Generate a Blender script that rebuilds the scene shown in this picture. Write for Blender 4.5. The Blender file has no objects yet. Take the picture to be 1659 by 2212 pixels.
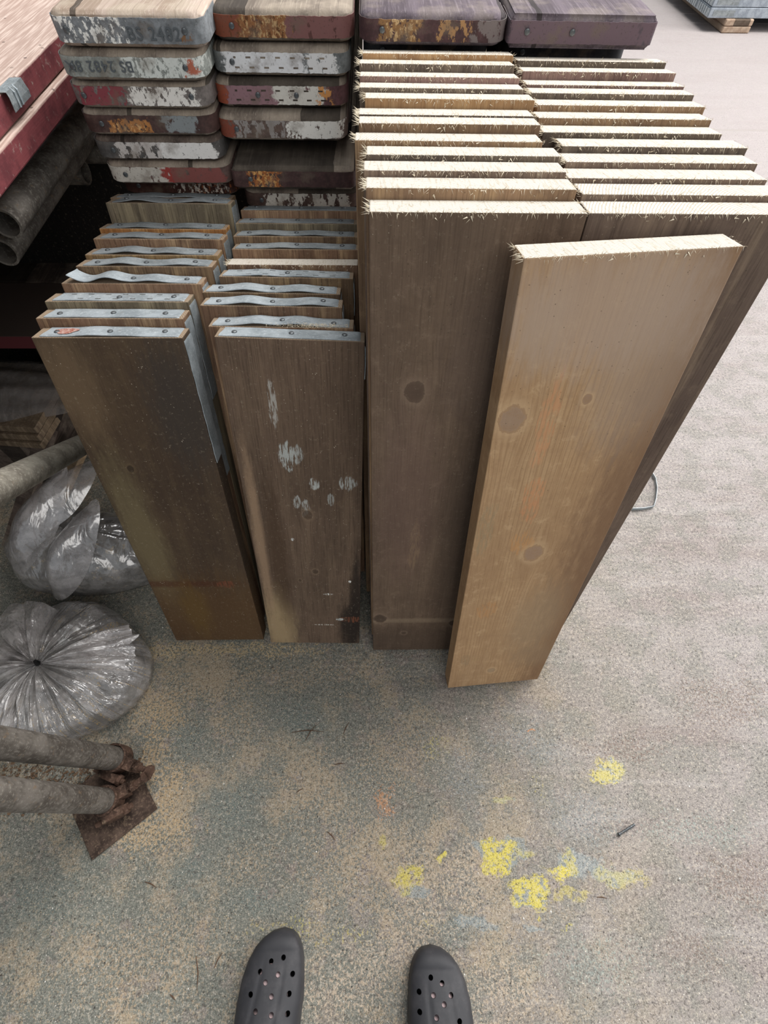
import bpy, bmesh, math, random
from math import sin, cos, tan, pi, radians
from mathutils import Matrix, Vector, noise as mnoise
random.seed(7)
scene = bpy.context.scene
col = scene.collection

# ---------------------------------------------------------------- camera
F = 1060.0; CH = 1.26
CAMR = Matrix.Rotation(-.04, 3, 'Z') @ Matrix.Rotation(.558, 3, 'X') @ Matrix.Rotation(.029, 3, 'Z')
cd = bpy.data.cameras.new('camera'); cam = bpy.data.objects.new('camera', cd); col.objects.link(cam)
cam.matrix_world = Matrix.Translation((0, 0, CH)) @ CAMR.to_4x4()
cd.sensor_fit = 'VERTICAL'; cd.sensor_height = 24.0; cd.lens = 24.0 * F / 2212.0
cd.clip_start = .02; cd.clip_end = 200
scene.camera = cam

# ---------------------------------------------------------------- world, lights, exposure
w = bpy.data.worlds.new('world'); scene.world = w; w.use_nodes = True
bg = w.node_tree.nodes['Background']; bg.inputs[0].default_value = (.86, .93, 1, 1); bg.inputs[1].default_value = .36

def area(name, loc, target, sx, sy, power, color=(1, 1, 1)):
    ld = bpy.data.lights.new(name, 'AREA'); ld.shape = 'RECTANGLE'; ld.size = sx; ld.size_y = sy
    ld.energy = power; ld.color = color
    o = bpy.data.objects.new(name, ld); col.objects.link(o); o.location = loc
    o.rotation_euler = (Vector(target) - Vector(loc)).to_track_quat('-Z', 'Y').to_euler()
    return o
area('roof_light', (2.2, 4.2, 6.0), (.7, 1.6, 0), 5, 4, 640, (1, .985, .97))
area('door_daylight', (7.5, 3.0, 3.0), (.6, .6, .3), 4.5, 4, 400, (1, .97, .95))
area('front_fill', (1.5, -4.5, 4.5), (0, .6, .4), 4, 3, 105, (1, .97, .93))  # added fill lamp, brightens the faces turned to the viewer
scene.view_settings.view_transform = 'Standard'
scene.view_settings.look = 'None'
scene.view_settings.gamma = 1
scene.view_settings.use_curve_mapping = False
scene.view_settings.exposure = 0.38

# ---------------------------------------------------------------- helpers
def ray(px, py): return CAMR @ Vector(((px - 829.5) / F, -(py - 1106) / F, -1))
def on_plane(px, py, p, n):
    d = ray(px, py); n = Vector(n); o = Vector((0, 0, CH))
    return o + d * ((Vector(p) - o).dot(n) / d.dot(n))
def floor_at(px, py, z=0.0): return on_plane(px, py, (0, 0, z), (0, 0, 1))

def lin(c):
    if isinstance(c, str): c = [int(c[i:i+2], 16) / 255 for i in (0, 2, 4)]
    return tuple((v / 12.92 if v <= .04045 else ((v + .055) / 1.055) ** 2.4) for v in c) + (1,)

class NT:
    def __init__(s, name, rough=.8):
        s.m = bpy.data.materials.new(name); s.m.use_nodes = True; s.t = s.m.node_tree; s.n = s.t.nodes
        s.b = s.n['Principled BSDF']; s.b.inputs['Roughness'].default_value = rough
        s.b.inputs['Specular IOR Level'].default_value = .3
    def link(s, a, b): s.t.links.new(a, b)
    def put(s, sock, v):
        if hasattr(v, 'is_output') or isinstance(v, bpy.types.NodeSocket): s.link(v, sock)
        else: sock.default_value = v
    def add(s, typ, **kw):
        n = s.n.new(typ)
        for k, v in kw.items(): setattr(n, k, v)
        return n
    def obj(s): return s.add('ShaderNodeTexCoord').outputs['Object']
    def rnd(s): return s.add('ShaderNodeObjectInfo').outputs['Random']
    def math(s, op, a, b=0.0, c=None, clamp=False):
        n = s.add('ShaderNodeMath', operation=op, use_clamp=clamp); s.put(n.inputs[0], a); s.put(n.inputs[1], b)
        if c is not None: s.put(n.inputs[2], c)
        return n.outputs[0]
    def vmath(s, op, a, b=(0, 0, 0)):
        n = s.add('ShaderNodeVectorMath', operation=op); s.put(n.inputs[0], a); s.put(n.inputs[1], b); return n
    def noise(s, vec, scale, detail=3, rough=.55, dist=0.0):
        n = s.add('ShaderNodeTexNoise'); s.put(n.inputs['Vector'], vec); n.inputs['Scale'].default_value = scale
        n.inputs['Detail'].default_value = detail; n.inputs['Roughness'].default_value = rough; n.inputs['Distortion'].default_value = dist
        return n.outputs[0]
    def voro(s, vec, scale):
        n = s.add('ShaderNodeTexVoronoi'); s.put(n.inputs['Vector'], vec); n.inputs['Scale'].default_value = scale
        return n
    def step(s, v, a, b, lo=0.0, hi=1.0):
        n = s.add('ShaderNodeMapRange', interpolation_type='SMOOTHSTEP'); s.put(n.inputs[0], v)
        n.inputs[1].default_value = a; n.inputs[2].default_value = b; n.inputs[3].default_value = lo; n.inputs[4].default_value = hi
        return n.outputs[0]
    def mix(s, f, a, b, blend='MIX'):
        n = s.add('ShaderNodeMix', data_type='RGBA', blend_type=blend)
        s.put(n.inputs[0], f); s.put(n.inputs[6], a); s.put(n.inputs[7], b); return n.outputs[2]
    def sep(s, v):
        n = s.add('ShaderNodeSeparateXYZ'); s.put(n.inputs[0], v); return n.outputs
    def blob(s, P, c, r, nz=None, k=.6, soft=.35, flat=(1, 1, 1)):
        """soft ragged patch round c with radii r"""
        d = s.vmath('SUBTRACT', P, c).outputs[0]
        d = s.vmath('MULTIPLY', d, tuple(f / q for f, q in zip(flat, r))).outputs[0]
        l = s.vmath('LENGTH', d).outputs['Value']
        if nz is not None: l = s.math('MULTIPLY_ADD', nz, k * 2, s.math('SUBTRACT', l, k))
        return s.step(l, 1 + soft, 1 - soft, 0, 1)
    def bump(s, h, st=.3, d=.002):
        n = s.add('ShaderNodeBump'); n.inputs['Strength'].default_value = st; n.inputs['Distance'].default_value = d
        s.link(h, n.inputs['Height']); s.link(n.outputs[0], s.b.inputs['Normal'])
    def done(s, color): s.put(s.b.inputs['Base Color'], color); return s.m

def wood(name, dark, mid, light, blobs=(), knots=(), grain=1.0, dusty=.3, specks=.2, streak=1.0, big=.5, vary=True, mottle=.25, lines=0.0):
    m = NT(name, .85); P = m.obj()
    if vary:
        r = m.math('MULTIPLY', m.rnd(), 37.0)
        cmb = m.add('ShaderNodeCombineXYZ'); m.link(r, cmb.inputs[0]); m.link(r, cmb.inputs[2])
        Q = m.vmath('ADD', P, cmb.outputs[0]).outputs[0]
    else: Q = P
    # the grain bends round the knots
    for (kx, kz, kr, kc) in knots:
        d = m.vmath('SUBTRACT', P, (kx, 0, kz)).outputs[0]
        d = m.vmath('MULTIPLY', d, (1, 0, .45)).outputs[0]
        l = m.vmath('LENGTH', d).outputs['Value']
        f = m.step(l, kr * 3.2, 0, 0, .55)
        sc = m.vmath('MULTIPLY', d, (-1, 0, 0)); 
        n = m.add('ShaderNodeVectorMath', operation='SCALE'); m.link(sc.outputs[0], n.inputs[0]); m.link(f, n.inputs['Scale'])
        Q = m.vmath('ADD', Q, n.outputs[0]).outputs[0]
    st = m.vmath('MULTIPLY', Q, (1, 1, .035)).outputs[0]
    fine = m.noise(st, 420, 3, .6)
    st2 = m.vmath('MULTIPLY', Q, (1, 1, .09)).outputs[0]
    mid_n = m.noise(st2, 42, 4, .6, .4)
    bign = m.noise(m.vmath('MULTIPLY', Q, (1, 1, .35)).outputs[0], 9, 4, .6)
    wv = m.add('ShaderNodeTexWave', wave_type='BANDS', bands_direction='X'); m.link(m.vmath('MULTIPLY', Q, (1, .6, .05)).outputs[0], wv.inputs[0])
    wv.inputs['Scale'].default_value = 34; wv.inputs['Distortion'].default_value = 5; wv.inputs['Detail'].default_value = 2; wv.inputs['Detail Scale'].default_value = .8
    c = m.mix(m.step(bign, .5 - big * .4, .5 + big * .4), lin(dark), lin(mid))
    c = m.mix(m.math('MULTIPLY', m.step(mid_n, .45, .72), .75 * streak), c, lin(light))
    c = m.mix(m.math('MULTIPLY', m.step(wv.outputs[0], .75, 1), .3 * grain), c, lin(dark))
    c = m.mix(m.math('MULTIPLY', m.step(fine, .52, .35), .4 * grain), c, lin(dark), 'MULTIPLY')
    mo = m.noise(Q, 34, 6, .78)
    if lines:
        w2 = m.add('ShaderNodeTexWave', wave_type='BANDS', bands_direction='X'); m.link(m.vmath('MULTIPLY', Q, (1, .6, .10)).outputs[0], w2.inputs[0])
        w2.inputs['Scale'].default_value = 46; w2.inputs['Distortion'].default_value = 9; w2.inputs['Detail'].default_value = 1; w2.inputs['Detail Scale'].default_value = .35
        c = m.mix(m.math('MULTIPLY', m.math('MULTIPLY', m.step(w2.outputs[0], .7, .98), m.step(bign, .42, .55)), lines), c, lin(dark))
    c = m.mix(m.step(mo, .5, .68, 0, mottle), c, lin(dark)); c = m.mix(m.step(mo, .48, .34, 0, mottle * .7), c, lin(light))
    nz = m.noise(P, 55, 4, .7); nzg = m.noise(m.vmath('MULTIPLY', P, (1, 1, .22)).outputs[0], 85, 5, .72)
    for (bx, bz, rx, rz, cc, st_) in blobs:
        small = rx * rz < .0006
        b = m.blob(P, (bx, 0, bz), (rx * (1.35 if small else 1), 1, rz * (1.35 if small else 1)), nzg, 1.1 if small else .8, .12 if small else .55, (1, 0, 1))
        if small: b = m.math('MULTIPLY', b, m.step(m.noise(m.vmath('MULTIPLY', P, (1, 1, .15)).outputs[0], 260, 3, .7), .42, .56))
        c = m.mix(m.math('MULTIPLY', b, st_), c, lin(cc))
    for (kx, kz, kr, kc) in knots:
        d = m.vmath('SUBTRACT', P, (kx, 0, kz)).outputs[0]
        d = m.vmath('MULTIPLY', d, (1, 0, .8)).outputs[0]
        l = m.math('ADD', m.vmath('LENGTH', d).outputs['Value'], m.math('MULTIPLY_ADD', nz, kr * 1.0, -kr * .5))
        ring = m.step(m.math('SINE', m.math('MULTIPLY', l, 2800)), .3, 1)
        c = m.mix(m.step(l, kr * 2.0, kr * .9, 0, .5), c, lin(light))
        c = m.mix(m.step(l, kr * 1.15, kr * .8, 0, .7), c, lin(kc)); c = m.mix(m.math('MULTIPLY', m.step(l, kr, kr * .6), m.step(mo, .45, .62, 0, .6)), c, lin(dark))
        inner = m.math('MULTIPLY', m.step(l, kr, kr * .9), m.math('MULTIPLY', ring, .3))
        c = m.mix(inner, c, lin(dark))
        c = m.mix(m.math('MULTIPLY', m.math('COMPARE', l, kr, kr * .09), .6), c, lin(dark))
    if vary:
        v = m.math('MULTIPLY_ADD', m.math('FRACT', m.math('MULTIPLY', m.rnd(), 91.7)), .45, .78)
        vc = m.add('ShaderNodeCombineColor'); 
        for i in range(3): m.link(v, vc.inputs[i])
        c = m.mix(1.0, c, vc.outputs[0], 'MULTIPLY')
    if dusty:
        dn = m.noise(P, 130, 4, .75)
        c = m.mix(m.math('MULTIPLY', m.step(dn, .55, .75), dusty), c, lin('B0A28C'))
    if specks:
        sv = m.voro(P, 230).outputs['Distance']; sn = m.noise(P, 60, 2)
        c = m.mix(m.math('MULTIPLY', m.math('MULTIPLY', m.step(sv, .16, .1), m.step(sn, .56, .66)), specks), c, lin('D8CCB6'))
        sv2 = m.voro(m.vmath('ADD', P, (3, 4, 5)).outputs[0], 170).outputs['Distance']
        c = m.mix(m.math('MULTIPLY', m.math('MULTIPLY', m.step(sv2, .15, .1), m.step(sn, .5, .38)), .5), c, lin('2A211A'))
    m.bump(m.math('ADD', fine, m.math('MULTIPLY', mid_n, 1.2)), .22, .0015)
    return m.done(c)

def endgrain(name, light, ring, seedv=0.0, vary=True):
    m = NT(name, .9); P = m.obj()
    r = m.math('MULTIPLY_ADD', m.rnd(), .3, -.05)
    x, y, z = m.sep(P)
    dx = m.math('SUBTRACT', x, r); dy = m.math('ADD', y, .07)
    d = m.math('SQRT', m.math('ADD', m.math('MULTIPLY', dx, dx), m.math('MULTIPLY', dy, dy)))
    d = m.math('ADD', d, m.math('MULTIPLY', m.noise(P, 30, 2), .006))
    rg = m.step(m.math('SINE', m.math('MULTIPLY', d, 1900)), .2, 1)
    saw = m.step(m.noise(m.vmath('MULTIPLY', P, (1, .12, 1)).outputs[0], 320, 2, .6), .5, .72)
    c = m.mix(m.math('MULTIPLY', rg, .6), lin(light), lin(ring))
    c = m.mix(m.math('MULTIPLY', saw, .35), c, lin(ring))
    c = m.mix(m.step(m.noise(P, 150, 3, .7), .58, .72, 0, .6), c, lin('7E7058'))
    m.bump(m.math('ADD', saw, m.noise(P, 600, 2)), .3, .001)
    return m.done(c)

def steel(name, base='8E9496', dark='5E6466', light='BCC4C8', rough=.5, metal=.55, dirt=.5):
    m = NT(name, rough); P = m.obj(); m.b.inputs['Metallic'].default_value = metal
    n1 = m.noise(P, 26, 4, .65); n2 = m.noise(P, 210, 3, .7)
    c = m.mix(m.step(n1, .35, .65), lin(dark), lin(base))
    c = m.mix(m.step(n2, .5, .75, 0, .7), c, lin(light))
    c = m.mix(m.step(m.noise(m.vmath('ADD', P, (9, 3, 1)).outputs[0], 60, 4, .7), .58, .7, 0, dirt), c, lin('7C6A57'))
    m.bump(m.math('ADD', n2, m.noise(P, 45, 2)), .25, .001)
    return m.done(c)

def paint(name, base, layers, rough=.6):
    """worn painted strip. layers: (colour, x0, x1, z_lo, z_hi, coverage 0..1, noise scale)"""
    m = NT(name, rough); P = m.obj(); x, y, z = m.sep(P)
    n0 = m.noise(P, 90, 5, .7)
    b = lin(base)
    c = m.mix(m.step(n0, .35, .7), tuple(v * .55 for v in b[:3]) + (1,), b)
    jag = m.noise(P, 70, 4, .7)
    jx = m.math('ADD', x, m.math('MULTIPLY_ADD', jag, .05, -.025)); jz = m.math('ADD', z, m.math('MULTIPLY_ADD', jag, .02, -.01))
    hs = jag
    for i, (cc, x0, x1, z0, z1, cov, sc) in enumerate(layers):
        w_ = m.math('MULTIPLY', m.step(jx, x0 - .003, x0 + .003), m.step(jx, x1 + .003, x1 - .003))
        w_ = m.math('MULTIPLY', w_, m.math('MULTIPLY', m.step(jz, z0 - .002, z0 + .002), m.step(jz, z1 + .002, z1 - .002)))
        n = m.noise(m.vmath('ADD', m.vmath('MULTIPLY', P, (1, 1, .6)).outputs[0], (i * 3.1, 0, 0)).outputs[0], sc, 5, .68)
        t = .5 + (.5 - cov) * .42
        f = m.step(n, t - .02, t + .02)
        hs = m.math('ADD', hs, m.math('MULTIPLY', f, w_))
        c = m.mix(m.math('MULTIPLY', f, w_), c, lin(cc))
    c = m.mix(m.step(m.noise(P, 24, 4, .7), .5, .72, 0, .55), c, lin('6A5D50'))
    c = m.mix(m.step(m.noise(P, 300, 2, .7), .6, .72, 0, .5), c, lin('3A322C'))
    m.bump(hs, .3, .0008)
    return m.done(c)

class MB:
    def __init__(s): s.v = []; s.f = []; s.mi = []
    def box(s, x0, x1, y0, y1, z0, z1, mi=0):
        b = len(s.v)
        s.v += [(x, y, z) for z in (z0, z1) for y in (y0, y1) for x in (x0, x1)]
        for q in ((0, 2, 3, 1), (4, 5, 7, 6), (0, 1, 5, 4), (2, 6, 7, 3), (0, 4, 6, 2), (1, 3, 7, 5)):
            s.f.append(tuple(b + i for i in q)); s.mi.append(mi)
    def quad(s, a, b, c, d, mi=0):
        n = len(s.v); s.v += [a, b, c, d]; s.f.append((n, n+1, n+2, n+3)); s.mi.append(mi)
    def tube(s, p0, p1, r, n=16, mi=0, cap=True, r1=None):
        p0 = Vector(p0); p1 = Vector(p1); d = (p1 - p0).normalized(); a = d.orthogonal().normalized(); b_ = d.cross(a)
        k = len(s.v); r1 = r if r1 is None else r1
        for p, rr in ((p0, r), (p1, r1)):
            s.v += [tuple(p + (a * cos(2*pi*i/n) + b_ * sin(2*pi*i/n)) * rr) for i in range(n)]
        for i in range(n): s.f.append((k+i, k+(i+1) % n, k+n+(i+1) % n, k+n+i)); s.mi.append(mi)
        if cap:
            s.f.append(tuple(k+i for i in reversed(range(n)))); s.mi.append(mi)
            s.f.append(tuple(k+n+i for i in range(n))); s.mi.append(mi)
    def pipe(s, p0, p1, r, ri, n=24, mi=0):
        p0 = Vector(p0); p1 = Vector(p1); d = (p1 - p0).normalized(); a = d.orthogonal().normalized(); b_ = d.cross(a); k = len(s.v)
        for p, rr in ((p0, r), (p1, r), (p1, ri), (p0, ri)):
            s.v += [tuple(p + (a * cos(2*pi*i/n) + b_ * sin(2*pi*i/n)) * rr) for i in range(n)]
        for ring in range(4):
            for i in range(n):
                j = (i+1) % n; q = (ring + 1) % 4
                s.f.append((k+ring*n+i, k+ring*n+j, k+q*n+j, k+q*n+i)); s.mi.append(mi)
    def mesh(s, name, mats, smooth=False, bevel=0, seg=1, angle=40):
        me = bpy.data.meshes.new(name); me.from_pydata(s.v, [], s.f)
        for m_ in (mats if isinstance(mats, (list, tuple)) else [mats]): me.materials.append(m_)
        me.polygons.foreach_set('material_index', s.mi)
        bm = bmesh.new(); bm.from_mesh(me)
        bmesh.ops.recalc_face_normals(bm, faces=bm.faces)
        if bevel: bmesh.ops.bevel(bm, geom=list(bm.edges), offset=bevel, segments=seg, affect='EDGES', profile=.5)
        bm.to_mesh(me); bm.free()
        if smooth:
            me.shade_smooth()
            try: me.set_sharp_from_angle(angle=radians(angle))
            except Exception: pass
        return me

def link(name, me, parent=None, loc=(0, 0, 0), rot=(0, 0, 0)):
    o = bpy.data.objects.new(name, me); col.objects.link(o); o.location = loc; o.rotation_euler = rot
    if parent: o.parent = parent
    return o
def tag(o, label=None, cat=None, group=None, kind=None):
    if label: o['label'] = label
    if cat: o['category'] = cat
    if group: o['group'] = group
    if kind: o['kind'] = kind
    return o
def empty(name, label, cat, loc=(0, 0, 0), rot=(0, 0, 0), group=None):
    o = bpy.data.objects.new(name, None); col.objects.link(o); o.location = loc; o.rotation_euler = rot
    o.empty_display_size = .05
    return tag(o, label, cat, group)
ORD = ['front', 'second', 'third', 'fourth', 'fifth', 'sixth', 'seventh', 'eighth', 'ninth', 'tenth', 'eleventh', 'rearmost']

# ---------------------------------------------------------------- floor
def floor_material():
    m = NT('worn_painted_concrete', .75); P = m.obj(); x, y, z = m.sep(P)
    big = m.noise(P, 3.2, 5, .6); med = m.noise(P, 14, 5, .65); fine = m.noise(P, 130, 4, .75); vf = m.noise(P, 360, 3, .75)
    stip = m.noise(m.vmath('MULTIPLY', P, (1, .8, 1)).outputs[0], 210, 4, .72)
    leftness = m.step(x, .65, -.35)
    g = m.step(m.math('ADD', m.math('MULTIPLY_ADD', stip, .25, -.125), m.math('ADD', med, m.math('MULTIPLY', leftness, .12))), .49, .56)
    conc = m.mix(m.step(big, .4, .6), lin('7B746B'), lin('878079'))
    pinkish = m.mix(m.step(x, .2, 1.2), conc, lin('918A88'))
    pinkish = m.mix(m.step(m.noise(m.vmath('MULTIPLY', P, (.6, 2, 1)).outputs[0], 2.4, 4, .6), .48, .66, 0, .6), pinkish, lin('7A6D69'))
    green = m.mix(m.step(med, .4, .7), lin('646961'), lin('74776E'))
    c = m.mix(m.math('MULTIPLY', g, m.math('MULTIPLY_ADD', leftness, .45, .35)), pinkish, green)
    gs = m.math('ADD', m.math('MULTIPLY', m.noise(P, 5.5, 6, .74), .9), m.math('MULTIPLY', stip, .55))
    c = m.mix(m.math('MULTIPLY', m.step(gs, .72, .80), m.step(x, .75, .1, 0, .75)), c, lin('A3927A'))
    # old trowel streaks, right of the boards
    tr = m.noise(m.vmath('MULTIPLY', P, (.12, 1, 1)).outputs[0], 26, 4, .6)
    c = m.mix(m.math('MULTIPLY', m.step(tr, .52, .7), m.step(x, .1, .5, 0, .4)), c, lin('A39E9A'))
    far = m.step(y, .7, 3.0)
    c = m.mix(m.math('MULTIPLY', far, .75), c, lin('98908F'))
    nz = m.noise(P, 10, 6, .74); nz2 = m.noise(P, 60, 5, .75)
    wn = m.add('ShaderNodeTexNoise'); m.link(P, wn.inputs['Vector']); wn.inputs['Scale'].default_value = 24; wn.inputs['Detail'].default_value = 3
    wv = m.vmath('SUBTRACT', wn.outputs['Color'], (.5, .5, .5)).outputs[0]
    PW = m.vmath('ADD', P, m.vmath('MULTIPLY', wv, (.075, .075, 0)).outputs[0]).outputs[0]
    def bl(px, py, rx, ry, cc, s_, n=nz, k=.7, soft=.35, grain=True, ring=False):
        nonlocal c
        p = floor_at(px, py); a = floor_at(px + rx, py); b = floor_at(px, py - ry)
        if grain:
            b_ = m.blob(PW, (p.x, p.y, 0), (abs(a.x - p.x) * 1.25, abs(b.y - p.y) * 1.25, 1), n, k * 2.0, .9, (1, 1, 0))
            th = m.math('MULTIPLY_ADD', b_, -.24 * s_ - .04, .74)
            b_ = m.math('MULTIPLY', m.step(m.math('SUBTRACT', stip, th), -.04, .04), m.step(b_, .02, .2))
            b_ = m.math('MULTIPLY', b_, .85)
        else:
            b_ = m.blob(PW, (p.x, p.y, 0), (abs(a.x - p.x), abs(b.y - p.y), 1), n, k, soft, (1, 1, 0))
            if ring: b_ = m.math('MULTIPLY', b_, m.step(nz2, .40, .52))
            if s_ < 1: b_ = m.math('MULTIPLY', b_, s_)
        c = m.mix(b_, c, lin(cc))
    for q in ((500, 1740, 90, 70), (640, 1560, 80, 60), (400, 1890, 80, 70), (120, 1960, 130, 90), (760, 1690, 60, 60), (960, 2010, 60, 40), (400, 1590, 50, 50), (560, 1950, 60, 30)):
        bl(*q, '69726D', .9)
    for q in ((1000, 1660, 60, 90), (1150, 1600, 80, 60), (1260, 1770, 110, 60)): bl(*q, '7F8281', .8)
    for q in ((350, 1535, 60, 50), (325, 1650, 25, 80), (330, 1795, 85, 45), (370, 1700, 40, 60)): bl(*q, 'B49B78', .95, nz2)
    for q in ((900, 1960, 75, 130), (830, 2080, 130, 90), (720, 2150, 110, 60), (1000, 1900, 60, 60), (1090, 2140, 90, 70)): bl(*q, 'B3A28E', .8, nz2)
    for q in ((510, 1560, 60, 60), (540, 1850, 60, 50), (700, 1700, 110, 80), (300, 2080, 190, 110), (760, 1860, 110, 100), (850, 1640, 90, 70), (430, 1480, 120, 50), (650, 1460, 180, 40)): bl(*q, 'A08E76', .75)
    bl(828, 1735, 18, 34, 'B5855F', 1.0, nz2)
    for q in ((1600, 1900, 110, 70), (1560, 1520, 100, 70), (1350, 1620, 90, 40), (1480, 2060, 100, 50)): bl(*q, '77675F', .8)
    for q in ((1300, 2080, 160, 60), (1500, 1800, 140, 40)): bl(*q, '87908A', .7)
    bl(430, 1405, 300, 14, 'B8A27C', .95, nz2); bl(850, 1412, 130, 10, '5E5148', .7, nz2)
    # flaked patches of yellow and pale blue grey paint
    for q in ((1250, 1870, 55, 22), (1330, 1893, 50, 20), (1100, 1845, 40, 28), (1025, 1995, 55, 18), (900, 1930, 26, 14), (1088, 1722, 17, 10), (1318, 1668, 30, 24), (1040, 1838, 20, 14), (1150, 1990, 20, 10), (1145, 1935, 36, 20)):
        bl(*q, '868E8E', .75, nz2, .8, .2, False)
    Y = 'C6B750'
    for (px, py, rx, ry, s_) in ((1312, 1668, 36, 29, .6), (1085, 1722, 21, 14, .35), (1078, 1842, 32, 24, .9), (1070, 1876, 32, 22, .95), (1122, 1848, 28, 15, .4),
                                (1140, 1928, 44, 24, .8), (1165, 1950, 28, 14, .8), (1208, 1888, 32, 26, .9), (1232, 1868, 14, 20, .5), (1345, 1895, 52, 26, .35), (1230, 1935, 36, 14, .4),
                                (957, 1838, 13, 12, .9), (895, 1886, 30, 28, .75), (874, 1918, 26, 18, .5), (828, 1824, 7, 17, .45)):
        bl(px, py, rx, ry, Y, min(1, s_ * 1.15), nz2, 1.3, .12, False, True)
    for (px, py, rx, ry, s_) in ((620, 1995, 80, 20, .5), (700, 2034, 60, 12, .5), (765, 2015, 50, 24, .5), (1228, 2000, 9, 14, .9), (940, 1612, 32, 26, .6), (650, 2000, 18, 26, .6), (925, 1998, 30, 12, .5), (1168, 1690, 12, 40, .5)):
        bl(px, py, rx, ry, 'B0A65E', s_, nz2)
    bl(1148, 1588, 5, 4, 'B97F52', .9, nz2, .2, .35, False)
    # aggregate, pits and scratches
    near = m.step(y, 3.0, .6, .35, 1)
    c = m.mix(m.math('MULTIPLY', m.step(fine, .52, .66, 0, .6), near), c, lin('B8AE9F'))
    c = m.mix(m.math('MULTIPLY', m.step(fine, .47, .36, 0, .7), near), c, lin('4C4641'))
    c = m.mix(m.math('MULTIPLY', m.step(vf, .55, .66, 0, .65), near), c, lin('C6BDAF'))
    c = m.mix(m.math('MULTIPLY', m.step(vf, .45, .35, 0, .7), near), c, lin('37322F'))
    pits = m.voro(P, 48).outputs['Distance']
    c = m.mix(m.math('MULTIPLY', m.step(pits, .1, .06), .75), c, lin('2E2B29'))
    wh = m.voro(m.vmath('ADD', P, (5, 2, 0)).outputs[0], 75).outputs['Distance']
    c = m.mix(m.math('MULTIPLY', m.step(wh, .09, .05), .8), c, lin('D8D2C8'))
    c = m.mix(m.step(m.math('ABSOLUTE', m.math('SUBTRACT', y, 3.49)), .02, .008, 0, .6), c, lin('8E8782'))
    m.put(m.b.inputs['Roughness'], m.step(med, .3, .7, .55, .85))
    m.bump(m.math('ADD', vf, m.math('MULTIPLY', fine, 1.5)), .5, .0014)
    return m.done(c)
mb = MB()
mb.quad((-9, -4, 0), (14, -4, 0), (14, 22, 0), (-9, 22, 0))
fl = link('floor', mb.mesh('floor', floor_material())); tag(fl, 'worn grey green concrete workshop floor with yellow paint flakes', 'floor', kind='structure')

# ---------------------------------------------------------------- materials for boards
M_sh = wood('brown_weathered_pine', '584738', '776049', '9A8162', dusty=.25)  # default board wood, a darker brown pine
M_tall = wood('tall_weathered_pine', '6B5848', '8B745F', 'A8906F', dusty=.2)
M_edge_fresh = endgrain('fresh_sawn_end', 'C8C1B5', '8C7C66')
M_end_old = endgrain('old_sawn_end', '8C7A66', '5C4D3E')
M_spl = NT('splinter_wood'); M_spl = M_spl.done(lin('DDD0B8'))
M_galv = steel('galvanised_band', 'A9B1B5', '8D9599', 'C9D0D3', .45, .35, .15)
M_galv2 = steel('dull_galvanised_band', '909698', '757B7D', 'AEB4B5', .55, .3, .25)
M_nail = steel('nail_head', '6F7375', '4A4D4F', '969A9C', .45, .6)
M_rust = steel('rusty_steel', '5E483C', '382A22', '8A7060', .85, .15, .8)
M_tube = steel('scaffold_tube_steel', '77716A', '504A44', '9C978D', .65, .15, .9)
M_dark = NT('dark_void_steel', .9).done(lin('1C1A19'))
W0 = .225; T0 = .038

def board_mesh(name, W, T, v0, L, mats, bev=.0016, z_irr=0):
    """upright board: x width, y thickness, z length. faces: 0 wood, 1 top end"""
    b = MB(); b.box(0, W, 0, T, v0, L)
    me = bpy.data.meshes.new(name); me.from_pydata(b.v, [], b.f)
    for q in mats: me.materials.append(q)
    bm = bmesh.new(); bm.from_mesh(me); bmesh.ops.recalc_face_normals(bm, faces=bm.faces)
    bmesh.ops.bevel(bm, geom=list(bm.edges), offset=bev, segments=2, affect='EDGES', profile=.5)
    for f in bm.faces:
        if f.normal.z > .8: f.material_index = 1
    bm.to_mesh(me); bm.free()
    return me

def splinter_mesh(name, W, T, n, seed, left=1.0):
    r = random.Random(seed); b = MB()
    def sliver(p, d, ln, wd):
        d = Vector(d).normalized(); s_ = d.cross(Vector((r.uniform(-1, 1), r.uniform(-1, 1), r.uniform(-1, 1)))).normalized() * wd
        u = d.cross(s_).normalized() * wd * .6; p = Vector(p); k = len(b.v)
        b.v += [tuple(p - s_), tuple(p + s_), tuple(p + u), tuple(p + d * ln)]
        for q in ((0, 1, 3), (1, 2, 3), (2, 0, 3)): b.f.append(tuple(k + i for i in q)); b.mi.append(0)
    for i in range(n):
        x = r.uniform(0, W)
        if r.random() < .35: x = min(W, abs(r.gauss(W * .5, W * .25)))
        up = r.random() < .45
        sliver((x, .0005, -r.uniform(0, .0015)), (r.uniform(-.6, .6), -r.uniform(.1, .8), r.uniform(.2, 1) if up else -r.uniform(.3, 1)), r.uniform(.002, .0075), r.uniform(.0002, .0005))
    for i in range(int(34 * left)):
        y = r.uniform(0, T)
        sliver((.0005, y, -r.uniform(0, .004)), (-r.uniform(.5, 1.2), r.uniform(-.5, .3), r.uniform(-.4, .7)), r.uniform(.003, .011), r.uniform(.0003, .0008))
    for i in range(10):
        y = r.uniform(0, T)
        sliver((W - .0005, y, -r.uniform(0, .004)), (r.uniform(.4, 1), r.uniform(-.5, .3), r.uniform(-.4, .7)), r.uniform(.002, .005), r.uniform(.0002, .0005))
    for i in range(12):      # loose chips caught on the edge
        x = r.gauss(W * .5, W * .22)
        if 0 < x < W: sliver((x, -.0012, -r.uniform(.001, .008)), (r.uniform(-1, 1), -.1, r.uniform(-1, .4)), r.uniform(.002, .006), r.uniform(.0006, .0011))
    return b.mesh(name, M_spl)
SPL = [splinter_mesh('splinters', .2285, T0, 130, 11 + i, .6 + .3 * (i % 3)) for i in range(5)]

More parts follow.
